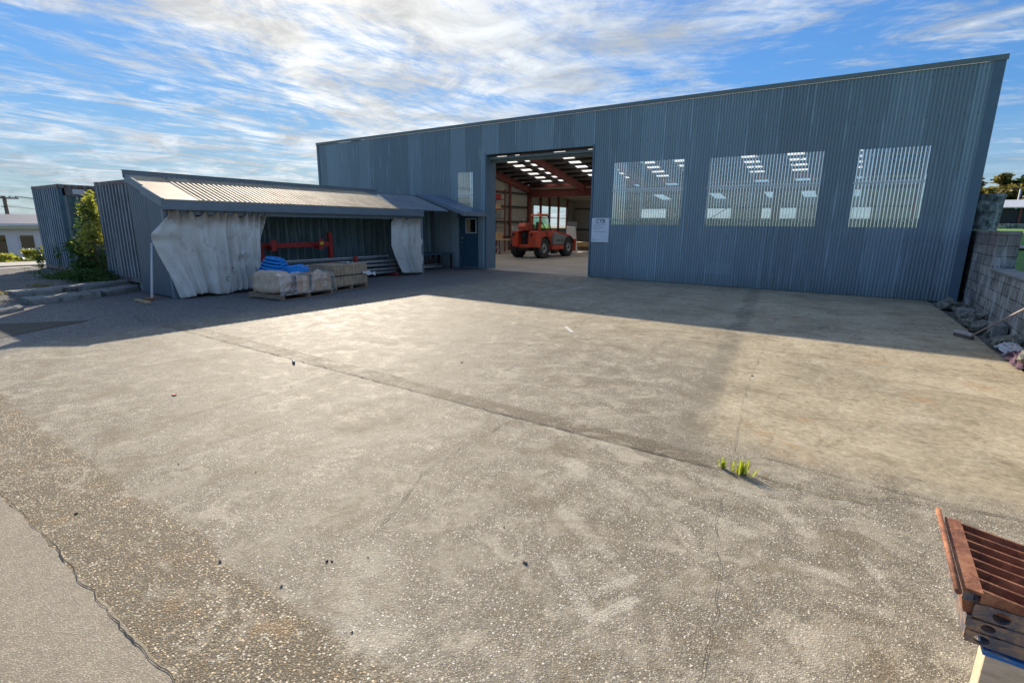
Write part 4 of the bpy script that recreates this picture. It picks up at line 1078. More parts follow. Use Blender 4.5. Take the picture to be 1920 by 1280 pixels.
def fR(s, t):
    vl = pw(t, [(0, 11.75), (.08, 11.60), (.5, 11.56), (.75, 11.75), (1, 12.0)]); v = lerp(vl, 13.02, s)
    z = lerp(1.90-.05*abs(math.sin(s*11)), .10-.06*s, t)
    k = smooth01((s-.25)/.15)*smooth01((.80-s)/.08)
    u = -12.60 + (.06*math.sin(s*2*math.pi*5+t*2.5)+.035*math.sin(s*2*math.pi*9.5-t*3))*k + .02*math.sin(s*4) + .05*t*k*math.sin(s*14+t*5) + .010*noise.noise(Vector((s*8, t*9, 12)))
    return (u, v, z)
curtain('tarpaulin_curtain', 'narrow bunched tarpaulin curtain at the right end of the shelter', 120, 50, fR)
# printed marks on the wide curtain
def onL(s, t): return Vector(fL(s, t))
g = MB()
for (s, t, w_, h_) in [(.525, .79, .022, .010), (.55, .79, .012, .010), (.53, .815, .016, .018), (.542, .835, .010, .014), (.655, .70, .008, .022), (.655, .745, .006, .010)]:
    g.poly([onL(s+a_*w_, t+b_*h_)+Vector((.009, 0, 0)) for a_, b_ in ((-.5, .5), (.5, .5), (.5, -.5), (-.5, -.5))])
g.build('printed_mark', 'sign_ink', cL)

# white pole leaning on the shelter end
g = MB(); g.tube([(-12.88, 4.74, .005), (-13.28, 5.055, 1.22)], .027, 12); tag(g.build('leaning_pole', 'white_paint'), 'slim white pole leaning against the shelter end wall', 'pole')
g = MB(); g.box((-12.95, 4.42, .006), (-12.30, 4.50, .05), Matrix.Rotation(0, 4, 'Z')); tag(g.build('timber_offcut', 'timber', bevel=.004), 'short pale timber offcut lying at the foot of the white pole', 'timber')
g = MB(); g.box((-12.96, 4.62, .005), (-12.78, 4.80, .05)); tag(g.build('brick', 'rust', bevel=.006), 'reddish brick at the foot of the leaning white pole', 'brick')

# ================================================================ PIPE RACK in the shelter
rk = thing('pipe_rack', 'red steel rack standing against the container inside the shelter', 'rack', (-13.6, 9.3, 0))
g = MB(); g.box((-13.66, 9.92, .1), (-13.54, 10.04, 1.42)); g.build('post', 'red_steel', rk, bevel=.006)
g = MB(); g.box((-13.66, 7.70, .1), (-13.54, 7.82, 1.0)); g.build('post', 'red_steel', rk, bevel=.006)
g = MB(); g.box((-13.64, 7.6, 1.00), (-13.56, 9.918, 1.14)); g.build('crossbeam', 'red_steel', rk, bevel=.006)
for y in (7.96, 9.45):
    ar = MB().box((-13.56, y-.06, .95), (-13.30, y+.06, 1.06)); ao = ar.build('arm', 'red_steel', rk, bevel=.004)
    bx((-13.30, y-.075, .94), (-13.285, y+.075, 1.24)).build('end_plate', 'red_steel', ao)
bx((-13.284, 9.40, 1.07), (-13.281, 9.53, 1.15)).build('label', 'yellow_label', rk)
for y, z in ((7.42, .62), (10.35, .72)):
    g = MB(); g.box((-12.92, y-.055, .06), (-12.86, y+.055, z)); g.build('stop_post', 'red_steel', rk, bevel=.006)
for y in (7.42, 10.35, 11.9):
    g = MB(); g.box((-13.7, y-.04, .02), (-12.80, y+.04, .08)); g.build('foot', 'red_steel', rk, bevel=.004)
g = MB(); g.lathe([(0, -.03), (.06, -.03), (.06, .03), (0, .03)], (-12.78, 11.9, .065), (0, 1, 0), 16); g.build('wheel', 'red_steel', rk)
pz = [(-12.98, .66, 7.35, 11.75, .034), (-13.14, .60, 7.5, 11.3, .03), (-12.97, .50, 7.2, 12.42, .048), (-13.16, .48, 7.3, 12.2, .045), (-12.98, .375, 7.3, 12.38, .045), (-13.2, .35, 7.4, 12.0, .04), (-12.97, .24, 7.35, 12.3, .048), (-13.2, .22, 7.4, 12.1, .045), (-12.99, .13, 7.4, 12.05, .042)]
pl_ = ['topmost thin grey pipe on the red rack', 'thin grey pipe behind the topmost one on the rack', 'long grey pipe in the second layer, longest of the stack', 'grey pipe behind the longest one of the stack', 'grey pipe in the third layer of the stack', 'grey pipe at the back of the third layer', 'grey pipe in the fourth layer of the stack', 'grey pipe at the back of the fourth layer', 'lowest grey pipe nearest the ground']
for (x, z, y0, y1, r), lb in zip(pz, pl_):
    g = MB(); g.tube([(x, y0, z), (x, y1, z)], r, 14, cap=False); g.tube([(x, y1, z), (x, y0, z)], r*.85, 14, cap=False)
    g.lathe([(r*.85, 0), (r*1.25, 0), (r*1.25, .06), (r, .06)], (x, y1-.06, z), (0, 1, 0), 14)
    tag(g.build('steel_pipe', 'galv'), lb, 'pipe', 'grey steel pipes stacked in the shelter')
for y in (7.42, 10.35, 11.9):
    for z in (.18, .30, .43, .56):
        g = MB(); g.box((-13.25, y+.07, z-.006), (-12.93, y+.11, z+.006)); g.build('spacer', 'timber', rk)

# workbench in the dark end
wb = thing('workbench', 'dark low bench under the porch end of the shelter', 'bench', (-13.6, 14.3, 0))
bx((-14.15, 13.2, .56), (-13.35, 15.5, .61)).build('bench_top', 'dark_blue_paint', wb)
for y in (13.3, 15.35):
    for x in (-14.1, -13.45): bx((x, y, .0), (x+.07, y+.07, .559)).build('leg', 'dark_steel', wb)
g = MB(); g.tube([(-13.9, 13.5, .08), (-13.5, 14.9, .10)], .05, 12); g.tube([(-13.7, 13.4, .16), (-13.75, 15.0, .16)], .035, 12); tag(g.build('pipe_offcuts', 'galv'), 'short pipe offcuts lying under the dark bench', 'pipe')

# ================================================================ PALLET GOODS
def local(p, ax, ay, org):
    return org+ax*p[0]+ay*p[1]+Vector((0, 0, p[2]))
def frame(orig, xdir):
    x = Vector(xdir).normalized(); y = Vector((-x.y, x.x, 0)); return Matrix(((x.x, y.x, 0, orig[0]), (x.y, y.y, 0, orig[1]), (0, 0, 1, orig[2] if len(orig) > 2 else 0), (0, 0, 0, 1)))
def pallet(label, Mx, L, W_, n=7):
    o = Mx.translation; t = thing('pallet', label, 'pallet', (o.x, o.y, 0))
    g = MB()
    for i in range(n): y0 = i*(W_/n); g.box((0, y0, .105), (L, y0+W_/n-.02, .125), Mx)
    g.build('deck', 'pallet_wood', t, bevel=.002)
    for x in (0, L/2-.045, L-.09): MB().box((x, 0, .022), (x+.09, W_-.02, .103), Mx).build('bearer', 'pallet_wood', t, bevel=.003)
    g = MB()
    for y in (0, W_/2-.05, W_-.12): g.box((0, y, .002), (L, y+.1, .020), Mx)
    g.build('base_board', 'pallet_wood', t)
    return t
M1 = frame((-10.50, 6.36), (-.09, .996)) @ Matrix.Diagonal((1, .86, 1, 1))                 # x along the front face, y to the back
pallet('wide pallet under the shrink-wrapped plywood boxes', M1, 1.46, 1.38)
tag(MB().box((.42, .03, .13), (.92, .95, .50), M1).build('plywood_box', 'plywood', bevel=.006), 'plywood box at the middle of the wrapped pallet', 'box', 'boxes on the wrapped pallet')
tag(MB().box((.935, .03, .13), (1.43, .95, .51), M1).build('plywood_box', 'plywood', bevel=.006), 'plywood box at the right end of the wrapped pallet', 'box', 'boxes on the wrapped pallet')
# sack-like bundle at the left end
g = MB(); g.smooth = True; nb = 26
for j in range(nb+1):
    for i in range(nb*2):
        th = 2*math.pi*i/(nb*2); ph = math.pi*j/nb; sx = math.sin(ph)
        x = .20+.21*math.copysign(abs(math.cos(th))**.3, math.cos(th))*max(sx,0)**.3; y = .62+.56*math.copysign(abs(math.sin(th))**.5, math.sin(th))*max(sx,0)**.5
        z = .13+.25-.25*math.copysign(abs(math.cos(ph))**.7, math.cos(ph))*1
        nn = noise.noise(Vector((x*5, y*5, z*6)))*.028
        x = x + (.0 if z > .3 else -.02) + nn; y += nn
        g.v.append(M1 @ Vector((x, y, max(z+nn*.6, .13))))
for j in range(nb):
    for i in range(nb*2): a = j*nb*2+i; b = j*nb*2+(i+1) % (nb*2); g.face([a, b, b+nb*2, a+nb*2])
mat('sacking', col=(.60, .46, .33), rough=.8, var=.2, scale=6, bump=.4)
tag(g.build('wrapped_bundle', 'sacking'), 'lumpy tan bundle at the left end of the wrapped pallet', 'bundle')
# film over the lot
g = MB(); g.smooth = True; N1, N2 = 60, 40
def film(s, t):
    # s around the pallet front from left back corner to right back corner, t from bottom to top and over
    x = lerp(-.06, 1.50, s)
    yy = pw(t, [(0, -.06), (.35, -.01), (.5, .03), (.6, .20), (1, .95)]); zz = pw(t, [(0, .125), (.35, .40), (.5, .535), (.6, .58), (1, .60)])
    if s < .1: x += .10*t
    n_ = noise.noise(Vector((s*9, t*7, 1)))*.025+noise.noise(Vector((s*22, t*20, 4)))*.012
    zz += (.03*math.sin(s*17)+n_)*(t > .4); yy += n_-.03*(1-t)*abs(math.sin(s*8))
    return M1 @ Vector((x, yy, max(zz, .128)))
for j in range(N2+1):
    for i in range(N1+1): g.v.append(film(i/N1, j/N2))
for j in range(N2):
    for i in range(N1): a = j*(N1+1)+i; g.face([a, a+1, a+N1+2, a+N1+1])
tag(g.build('plastic_wrap', 'plastic_film'), 'clear crinkled plastic wrap over the pallet of plywood boxes', 'wrap')
g = MB()
for x in (.38, .80): g.box((x, -.004, .13), (x+.035, .028, .52), M1); g.box((x, -.004, .521), (x+.035, .9, .527), M1)
tag(g.build('packing_strap', 'roof_slate'), 'grey packing straps round the wrapped boxes', 'strap')
def coil(name, label, c, r, turns, tilt, h, seed, rad=.022):
    rg = random.Random(seed); pts = []; n = turns*30
    Mr = Matrix.Rotation(tilt[0], 3, 'X') @ Matrix.Rotation(tilt[1], 3, 'Y')
    ph = [rg.uniform(-.035, .035) for _ in range(turns+1)]
    for i in range(n+1):
        a = 2*math.pi*i/30; k = i/30; kk = int(k); f = k-kk; q = lerp(ph[min(kk, turns)], ph[min(kk+1, turns)], f)
        rr_ = r*(1-.07*(kk % 3))*(1-.55*(kk/turns)**1.5)+q
        p = Mr @ Vector((rr_*math.cos(a), rr_*math.sin(a)*.85, h*(kk//3+.3*math.sin(a*.5+kk))/max(1, turns/3)))
        pts.append(Vector(c)+p)
    g = MB(); g.tube(pts, rad, 7); return tag(g.build(name, 'blue_hose'), label, 'hose', 'coils of blue hose')
cc = M1 @ Vector((.78, .52, .57)); coil('hose_coil', 'bright blue hose coil lying flat in the plastic wrap', cc, .33, 12, (R(8), R(-6)), .16, 3)
cc = M1 @ Vector((.62, 1.15, .56)); coil('hose_coil', 'bright blue hose coil heaped behind the wrapped boxes', cc, .38, 15, (R(-4), R(6)), .36, 8)
g = MB()
cc = M1 @ Vector((.2, 1.12, .0)); g.box((.12, .97, .13), (1.1, 1.34, .50), M1); tag(g.build('plywood_box', 'plywood', bevel=.006), 'plywood box carrying the heaped blue coil at the back', 'box', 'boxes on the wrapped pallet')

M2 = frame((-10.94, 8.08), (-.126, .992))
pallet('small pallet under the two-tier timber crate', M2, 1.19, .88, n=5)
cr = thing('timber_crate', 'two-tier weathered timber crate bound with a black strap', 'crate', tuple(M2.translation))
rg = random.Random(5)
for z0, z1 in ((.13, .375), (.38, .635)):
    g = MB(); n = 11
    for i in range(n):
        x0 = i*1.19/n; q = rg.uniform(-.004, .004)
        g.box((x0+.003, q, z0), (x0+1.19/n-.003, .022+q, z1+rg.uniform(-.006, .006)), M2); g.box((x0+.003, .86, z0), (x0+1.19/n-.003, .88, z1), M2)
    n = 8
    for i in range(n):
        y0 = .024+i*.834/n; g.box((0, y0, z0), (.02, y0+.834/n-.005, z1), M2); g.box((1.17, y0, z0), (1.19, y0+.834/n-.005, z1), M2)
    g.build('tier', 'crate_wood', cr, bevel=.002)
MB().box((.0, .0, .636), (1.19, .88, .655), M2).build('lid', 'crate_wood', cr)
g = MB(); g.box((-.006, -.006, .365), (1.196, -.001+.0, .395), M2); g.box((-.006, -.006, .365), (-.001, .885, .395), M2); g.build('strap', 'dark_steel', cr)
g = MB(); g.smooth = True
for j in range(9):
    for i in range(13):
        x = .72+i*.022; y = .25+j*.05; g.v.append(M2 @ Vector((x, y, .665+.04*abs(noise.noise(Vector((x*12, y*9, 2)))))))
for j in range(8):
    for i in range(12): a = j*13+i; g.face([a, a+1, a+14, a+13])
tag(g.build('plastic_scrap', 'white_plastic'), 'crumpled white plastic scrap on top of the timber crate', 'plastic')
g = MB(); g.smooth = True
for j in range(7):
    for i in range(15):
        s, t = i/14, j/6; g.v.append(M2 @ Vector((1.0+s*.30, -.03-.16*s+.03*noise.noise(Vector((s*7, t*5, 1))), .42-.05*s+(t-.5)*.10*(1-.3*s)+.02*math.sin(s*11+t*3))))
for j in range(6):
    for i in range(14): a = j*15+i; g.face([a, a+1, a+16, a+15])
tag(g.build('plastic_scrap', 'white_plastic'), 'torn white plastic flag sticking out from the crate side', 'plastic')

# ================================================================ TELEHANDLER in the hall
th = thing('telehandler', 'orange-red telehandler with big tyres parked inside the warehouse', 'telehandler', (-14.6, 24.2, 0))
def wheel(cx, cy, out):
    s = 1 if out > 0 else -1
    g = MB(); R_ = .53
    g.lathe([(.24, -.17), (.40, -.20), (.49, -.19), (.52, -.12), (R_-.015, 0), (.52, .12), (.49, .19), (.40, .20), (.24, .17)], (cx, cy, R_), (1, 0, 0), 36)
    for k in range(16):
        a = 2*math.pi*k/16
        for sd, da in ((-1, 0), (1, .2)):
            p0 = Vector((cx+sd*.015, cy+math.cos(a+da)*(R_-.002), R_+math.sin(a+da)*(R_-.002))); p1 = Vector((cx+sd*.17, cy+math.cos(a+da+.22)*(R_-.02), R_+math.sin(a+da+.22)*(R_-.02)))
            g.beam(p0, p1, .05, .05, upv=(0, math.cos(a+da+.1), math.sin(a+da+.1)))
    w_ = g.build('wheel', 'rubber', th)
    g = MB(); g.lathe([(.25, s*.165), (.235, s*.185), (.22, s*.13), (.12, s*.10), (.115, s*.16), (.0, s*.165)], (cx, cy, R_), (1, 0, 0), 28)
    g.build('rim', 'rim_steel', w_)
    g = MB(); g.lathe([(.08, s*.166), (.07, s*.19), (.0, s*.19)], (cx, cy, R_), (1, 0, 0), 16); g.build('hub', 'dark_steel', w_)
for cx, cy in ((-13.92, 23.1), (-13.92, 25.75), (-15.35, 23.1), (-15.35, 25.75)): wheel(cx, cy, cx+14.6)
g = MB(); g.box((-15.0, 22.5, .38), (-14.25, 26.6, .70)); g.box((-15.25, 22.98, .38), (-14.0, 23.2, .56)); g.box((-15.25, 25.64, .38), (-14.0, 25.86, .56)); g.build('chassis', 'dark_steel', th, bevel=.02)
for x0, x1 in ((-15.15, -14.80), (-14.16, -13.68)):
    g = MB(); g.prism([(x0, 22.15, .62), (x0, 22.62, .55), (x0, 22.72, 1.0), (x0, 22.95, 1.12), (x0, 22.95, 1.42), (x0, 22.2, 1.38)], (x1-x0, 0, 0)); g.build('rear_pod', 'machine_red', th, bevel=.03)
g = MB(); g.box((-14.80, 22.3, .56), (-14.16, 22.6, .72)); g.build('counterweight', 'machine_red', th, bevel=.02)
g = MB(); g.box((-14.79, 22.50, .73), (-14.17, 22.6, 1.3)); g.build('radiator_grille', 'dark_steel', th)
g = MB(); g.prism([(-14.70, 22.02, 1.62), (-14.70, 22.10, 1.44), (-14.70, 22.5, 1.40), (-14.70, 26.7, .98), (-14.70, 26.9, .70), (-14.70, 27.05, .72), (-14.70, 27.0, 1.15), (-14.70, 22.6, 1.78), (-14.70, 22.15, 1.80)], (.42, 0, 0)); g.build('boom', 'machine_red', th, bevel=.02)
g = MB(); g.box((-14.66, 22.42, 1.22), (-14.34, 22.9, 1.40)); g.tube([(-14.5, 22.3, 1.32), (-14.5, 24.1, .95)], .05, 10); g.build('lift_cylinder', 'dark_steel', th)
# cab
g = MB(); C0, C1 = (-14.24, 22.45, 1.15), (-13.70, 23.75, 2.14)
for (y, z0_, y1, z1_) in ((22.50, 1.15, 22.62, 2.14), (23.75, 1.3, 23.38, 2.14)):
    if y > 23:
        for x in (-14.22, -13.73): MB().beam((x, y, z0_), (x, y1, z1_), .05, .05).build('windscreen_pillar', 'dark_steel', th)
    else:
        for x in (-14.22, -13.73): g.beam((x, y, z0_), (x, y1, z1_), .07, .10)
g.box((-14.26, 22.42, 1.12), (-13.69, 23.85, 1.40)); g.build('cab_frame', 'machine_red', th, bevel=.01)
g = MB(); g.prism([(-14.28, 22.5, 2.14), (-14.28, 23.55, 2.14), (-14.28, 23.45, 2.21), (-14.28, 22.6, 2.23)], (.62, 0, 0)); cb = g.build('cab_roof', 'machine_red', th, bevel=.015)
g = MB(); g.lathe([(0, .10), (.035, .09), (.045, .0), (.05, 0)], (-13.95, 22.75, 2.225), n=14); g.build('beacon', 'amber', cb)
g = MB(); g.box((-14.2, 23.35, 2.225), (-13.8, 23.5, 2.27)); g.build('work_light', 'amber', cb)
g = MB(); g.poly([(-13.715, 22.66, 1.42), (-13.715, 23.70, 1.42), (-13.715, 23.40, 2.12), (-13.715, 22.68, 2.12)]); g.poly([(-14.235, 22.66, 1.42), (-14.235, 23.70, 1.42), (-14.235, 23.40, 2.12), (-14.235, 22.68, 2.12)]); g.poly([(-14.2, 23.76, 1.42), (-13.75, 23.76, 1.42), (-13.75, 23.40, 2.12), (-14.2, 23.40, 2.12)]); g.poly([(-14.2, 22.55, 1.42), (-13.75, 22.55, 1.42), (-13.75, 22.62, 2.12), (-14.2, 22.62, 2.12)]); g.build('cab_glass', 'cab_glass', th)
g = MB(); g.box((-14.14, 22.95, 1.16), (-13.84, 23.25, 1.42)); g.box((-14.14, 22.85, 1.42), (-13.84, 22.95, 1.85)); g.build('seat', 'dark_steel', th, bevel=.03)
g = MB(); g.tube([(-13.99, 23.3, 1.2), (-13.99, 23.42, 1.55)], .02, 8); g.lathe([(.13, 0), (.145, .015), (.13, .03)], (-13.99, 23.40, 1.55), (0, -.6, .8), 18); g.build('steering_wheel', 'dark_steel', th)
# engine cover sloping forward, grey side pod, sill, fenders
g = MB(); g.prism([(-14.24, 23.76, 1.40), (-14.24, 24.15, 1.36), (-14.24, 25.3, 1.16), (-14.24, 26.1, .98), (-14.24, 26.1, .60), (-14.24, 23.76, .60)], (.34, 0, 0)); g.build('hood', 'machine_red', th, bevel=.02)
g = MB(); g.prism([(-13.90, 24.0, .68), (-13.90, 25.15, .68), (-13.90, 25.35, 1.02), (-13.90, 25.5, 1.10), (-13.90, 24.15, 1.35)], (.18, 0, 0)); pod = g.build('side_pod', 'machine_grey', th, bevel=.03)
g = MB()
x = 24.32
for w_, gp in ((.09, .03), (.07, .03), (.08, .03), (.07, .14), (.10, .035), (.09, .03)): g.box((-13.718, x, .86), (-13.714, x+w_, .95)); x += w_+gp
g.build('side_marking', 'dark_steel', pod)
g = MB(); g.box((-14.2, 23.95, .42), (-13.74, 25.2, .66)); g.build('sill', 'machine_red', th, bevel=.02)
g = MB(); g.box((-14.1, 24.35, .20), (-13.8, 24.6, .41)); g.build('step', 'dark_steel', th)
for cx in (-13.92, -15.35):
    for cy in (23.1, 25.75):
        g = MB(); P = []; 
        for k in range(9):
            a = R(20+k*17); P.append((math.cos(a)*.60, math.sin(a)*.60))
        for (c0, s0), (c1, s1) in zip(P[:-1], P[1:]):
            g.hexa([(cx-.22, cy+c0, .50+s0), (cx+.22, cy+c0, .50+s0), (cx+.22, cy+c1, .50+s1), (cx-.22, cy+c1, .50+s1), (cx-.22, cy+c0*1.04, .50+s0*1.04), (cx+.22, cy+c0*1.04, .50+s0*1.04), (cx+.22, cy+c1*1.04, .50+s1*1.04), (cx-.22, cy+c1*1.04, .50+s1*1.04)])
        g.build('fender', 'dark_steel', th)
g = MB(); g.box((-15.12, 22.12, 1.44), (-14.78, 22.16, 1.58)); hz = g.build('hazard_board', 'white_paint', th)
g = MB()
for k in range(3): x = -15.10+k*.11; g.prism([(x, 22.116, 1.445), (x+.05, 22.116, 1.445), (x+.10, 22.116, 1.575), (x+.05, 22.116, 1.575)], (0, .003, 0))
g.build('hazard_stripe', 'dark_steel', hz)
for x in (-15.05, -13.95): MB().box((x-.07, 22.13, 1.15), (x+.07, 22.16, 1.28)).build('tail_light', 'dark_steel', th)
g = MB(); g.tube([(-14.5, 22.25, 1.40), (-14.45, 22.15, 1.1), (-14.5, 22.35, .9)], .022, 8); g.tube([(-14.4, 22.25, 1.40), (-14.35, 22.12, 1.15), (-14.42, 22.35, .95)], .018, 8); g.build('hydraulic_hose', 'dark_steel', th)
MB().box((-14.83, 22.45, 1.42), (-14.73, 22.7, 1.62)).build('valve_block', 'dark_steel', th)
g = MB(); g.tube([(-14.9, 22.9, 1.42), (-14.9, 22.9, 1.9), (-14.9, 22.82, 1.98)], .035, 10); g.build('exhaust', 'galv', th)
g = MB(); g.tube([(-13.72, 22.55, 1.95), (-13.55, 22.6, 1.75), (-13.60, 23.2, 1.15)], .022, 8); g.build('grab_rail', 'dark_steel', th)
# fork carriage in front
g = MB(); g.box((-15.2, 27.05, .25), (-14.0, 27.15, .95)); g.build('fork_carriage', 'machine_red', th, bevel=.02)

# pale panel standing beyond the telehandler
g = MB(); g.prism([(-15.25, 28.0, .02), (-14.35, 28.0, .02), (-14.62, 28.1, 1.62), (-15.2, 28.1, 1.66)], (0, .10, 0)); tag(g.build('hardboard_sheet', 'white_paint', bevel=.03), 'tall pale tapering panel standing just beyond the telehandler', 'panel')
g = MB(); g.box((-15.25, 28.3, .02), (-14.9, 28.9, 1.9)); tag(g.build('steel_locker', 'machine_grey', bevel=.02), 'dark grey locker behind the pale panel', 'locker')

# tall orange rack at the hall's left wall
rk = thing('storage_rack', 'tall orange-red shelving rack on the left wall of the hall', 'rack', (-19.2, 26.5, 0))
for y in (25.9, 27.0):
    for x in (-19.75, -19.0): bx((x-.04, y-.04, .01), (x+.04, y+.04, 3.85)).build('upright', 'portal_steel', rk)
for z in (.95, 1.5, 2.05, 2.6, 3.2, 3.7):
    bx((-19.72, 25.95, z), (-19.02, 26.95, z+.05)).build('shelf', 'portal_steel', rk)
for z, c_, l_ in ((3.25, 'red_steel', 'red box on the high shelf of the hall rack'), (2.65, 'plywood', 'tan carton on the middle shelf of the hall rack'), (2.1, 'machine_grey', 'grey tub on the hall rack below the tan carton')):
    tag(bx((-19.6, 26.05, z+.001), (-19.1, 26.7, z+.28)).build('stored_box', c_, bevel=.01), l_, 'box')
tb = thing('work_table', 'steel-legged table with a plywood block on it at the hall wall', 'table', (-18.3, 25.2, 0))
bx((-18.9, 24.5, .80), (-17.6, 25.9, .86)).build('table_top', 'timber', tb)
for x, y in ((-18.85, 24.55), (-17.7, 24.55), (-18.85, 25.8), (-17.7, 25.8)): bx((x, y, .01), (x+.06, y+.06, .80)).build('leg', 'portal_steel', tb)
tag(bx((-18.8, 24.6, .862), (-18.1, 25.5, 1.25)).build('plywood_block', 'timber', bevel=.01), 'plywood stack lying on the steel-legged table', 'plywood')
for i, (x, dx) in enumerate(((-18.6, .25), (-18.35, .30), (-18.1, .15))):
    g = MB(); g.beam((x, 24.9, .03), (x+dx, 25.1, .76), .10, .03); tag(g.build('leaning_board', 'white_paint'), ['pale board under the hall table, nearest the rack', 'pale board under the hall table, middle of the three', 'pale board under the hall table, nearest the telehandler'][i], 'board', 'boards under the hall table')
# timber stacks
def tstack(label, x0, y0, L, W_, z0, n):
    t = thing('timber_stack', label, 'timber', (x0, y0, 0))
    for y in (y0+.2, y0+W_-.3): bx((x0, y, .01), (x0+L, y+.1, .12+z0)).build('bearer', 'pallet_wood', t)
    for k in range(n): bx((x0+.02*(k % 2), y0, .122+z0+k*.10), (x0+L-.03*(k % 3), y0+W_, .212+z0+k*.10)).build('board_layer', 'timber', t)
tstack('stack of yellow timber on bearers at the back of the hall', -17.6, 32.4, 3.4, 1.2, .15, 3)
tstack('low timber stack beneath and beyond the telehandler', -16.9, 29.0, 1.4, 1.0, .0, 2)

# ================================================================ RIGHT SIDE: BLOCK WALL
bwl = thing('block_wall', 'stained concrete block retaining wall with a taller end pier', 'wall', (2.3, 12, 0))
g = MB(); g.box((2.08, -9, -.1), (2.36, 13.39, .93)); g.build('wall_run', 'blockwork', bwl)
g = MB(); g.box((2.075, 13.40, -.1), (2.40, 18.4, 1.68)); g.build('wall_pier', 'blockwork', bwl, bevel=.015)
g = MB(); g.box((2.04, -9, .931), (2.40, 13.38, .975)); g.build('coping', 'ledge_concrete', bwl, bevel=.01)
g = MB(); g.smooth = True; prof = []
for k in range(13):
    z = 1.69+k*(2.50-1.69)/12; prof.append((.25+.0025*k+(.012 if k > 10 else 0), z))
g.lathe(prof+[(.22, 2.51), (.20, 2.2), (0, 2.2)], (2.25, 16.5, 0), n=40)
tag(g.build('concrete_tank', 'mossy_concrete'), 'round mossy concrete tank standing on the taller end of the block wall', 'tank')

# debris between slab and wall
g = MB(); nx, ny = 8, 220; 
for j in range(ny+1):
    for i in range(nx+1):
        x = 1.45+i*.65/nx; y = 3.0+j*12.7/ny
        g.v.append(Vector((x, y, -.05+.10*max(0, (x-1.72)/.38)+.05*noise.noise(Vector((x*6, y*6, 1)))+.04*noise.noise(Vector((x*17, y*17, 4))))))
for j in range(ny):
    for i in range(nx): a = j*(nx+1)+i; g.face([a, a+1, a+nx+2, a+nx+1])
g.sm = [True]*len(g.f)
struct('debris_bed', g, 'gravel')
rocks = [rock_mesh('rock', (1, .8, .7), k*7.3) for k in range(5)]
rg = random.Random(21)
desc = ['rough grey', 'angular pale', 'mossy', 'flat brown', 'dark broken']
rl = []
for i in range(44):
    y = 4.4+i*.25+rg.uniform(-.05, .05); big = rg.random() < .38
    s_ = rg.uniform(.10, .17) if big else rg.uniform(.035, .085)
    edge_x = 1.80 if y < 9 else 1.80-(y-9)*.05
    x = rg.uniform(edge_x+.03+s_*.5, max(edge_x+.05+s_*.5, 2.06-s_*.45)) if s_ < .2 else 1.93
    o = bpy.data.objects.new('rock', rocks[i % 5]); COL.objects.link(o); o.location = (x, y, s_*.22+.02); o.scale = (s_*1.0, s_*rg.uniform(.9, 1.5), s_*rg.uniform(.7, 1.0)); o.rotation_euler = (rg.uniform(-.4, .4), rg.uniform(-.4, .4), rg.uniform(0, 6))
    ORG[o.name] = o.location.copy(); tag(o, ('%s rubble stone in the strip %s' % ('fist-sized' if big else 'small', 'by the warehouse corner' if y > 13 else 'beside the broom head' if y > 10.3 else 'by the crumpled cloths' if y > 8.6 else 'in the sun, near the cream stub' if y > 7 else 'nearest the camera by the wall')), 'stone', 'rubble stones along the block wall')
for (x, y, s_, lb) in ((1.84, 11.5, .24, 'large grey boulder beside the broom head'), (1.80, 12.5, .22, 'large ochre-stained boulder farther up the rubble strip'), (1.92, 10.2, .22, 'large boulder behind the crumpled purple cloth'), (1.66, 14.6, .26, 'large dark boulder nearest the warehouse corner'), (1.94, 8.9, .24, 'large mossy boulder under the block wall nearest the sunlight')):
    o = bpy.data.objects.new('boulder', rocks[int(x*100) % 5]); COL.objects.link(o); o.location = (x, y, .07); o.scale = (s_, s_*1.5, s_*1.1); o.rotation_euler = (.2, .1, y); ORG[o.name] = o.location.copy(); tag(o, lb, 'boulder')
for (a, b, lb) in (((1.86, 10.95, .0), (2.05, 11.5, .22), 'hollow dark concrete block tipped against the block wall'), ((1.70, 13.2, .0), (1.95, 13.6, .16), 'broken concrete block near the warehouse corner')):
    g = MB(); g.box(a, b, Matrix.Translation((0, 0, 0))); tag(g.build('loose_block', 'ledge_concrete', bevel=.02), lb, 'block')
def crumple(name, c, r, m, label, seed):
    g = MB(); g.smooth = True; n = 26
    for j in range(n+1):
        for i in range(n+1):
            s, t = i/n*2-1, j/n*2-1; p = Vector((c[0]+s*r[0], c[1]+t*r[1], 0)); q = Vector((s*3+seed, t*3.2, seed))
            fall = max(0, 1-(s*s+t*t)*.8)
            z = c[2]+r[2]*fall*(.5+.6*abs(noise.noise(q)))+.05*fall*abs(noise.noise(q*3))
            p += Vector((noise.noise(q*1.4)*.06, noise.noise(q*1.4+Vector((5, 5, 5)))*.08, 0)); g.v.append(Vector((p.x, p.y, z)))
    for j in range(n):
        for i in range(n): a = j*(n+1)+i; g.face([a, a+1, a+n+2, a+n+1])
    return tag(g.build(name, m), label, 'cloth')
crumple('crumpled_cloth', (1.90, 9.75, .02), (.13, .40, .16), 'cloth_pale', 'crumpled pale plastic cloth in the rubble strip by the broom', 2)
crumple('crumpled_cloth', (1.90, 9.15, .01), (.14, .50, .14), 'cloth_purple', 'crumpled dark purple cloth in the rubble strip', 9)
g = MB(); g.box((2.0, 7.9, .0), (2.07, 8.2, .30)); tag(g.build('pale_post_stub', 'trim_cream', bevel=.02), 'short cream stub at the foot of the block wall in the sun', 'post')
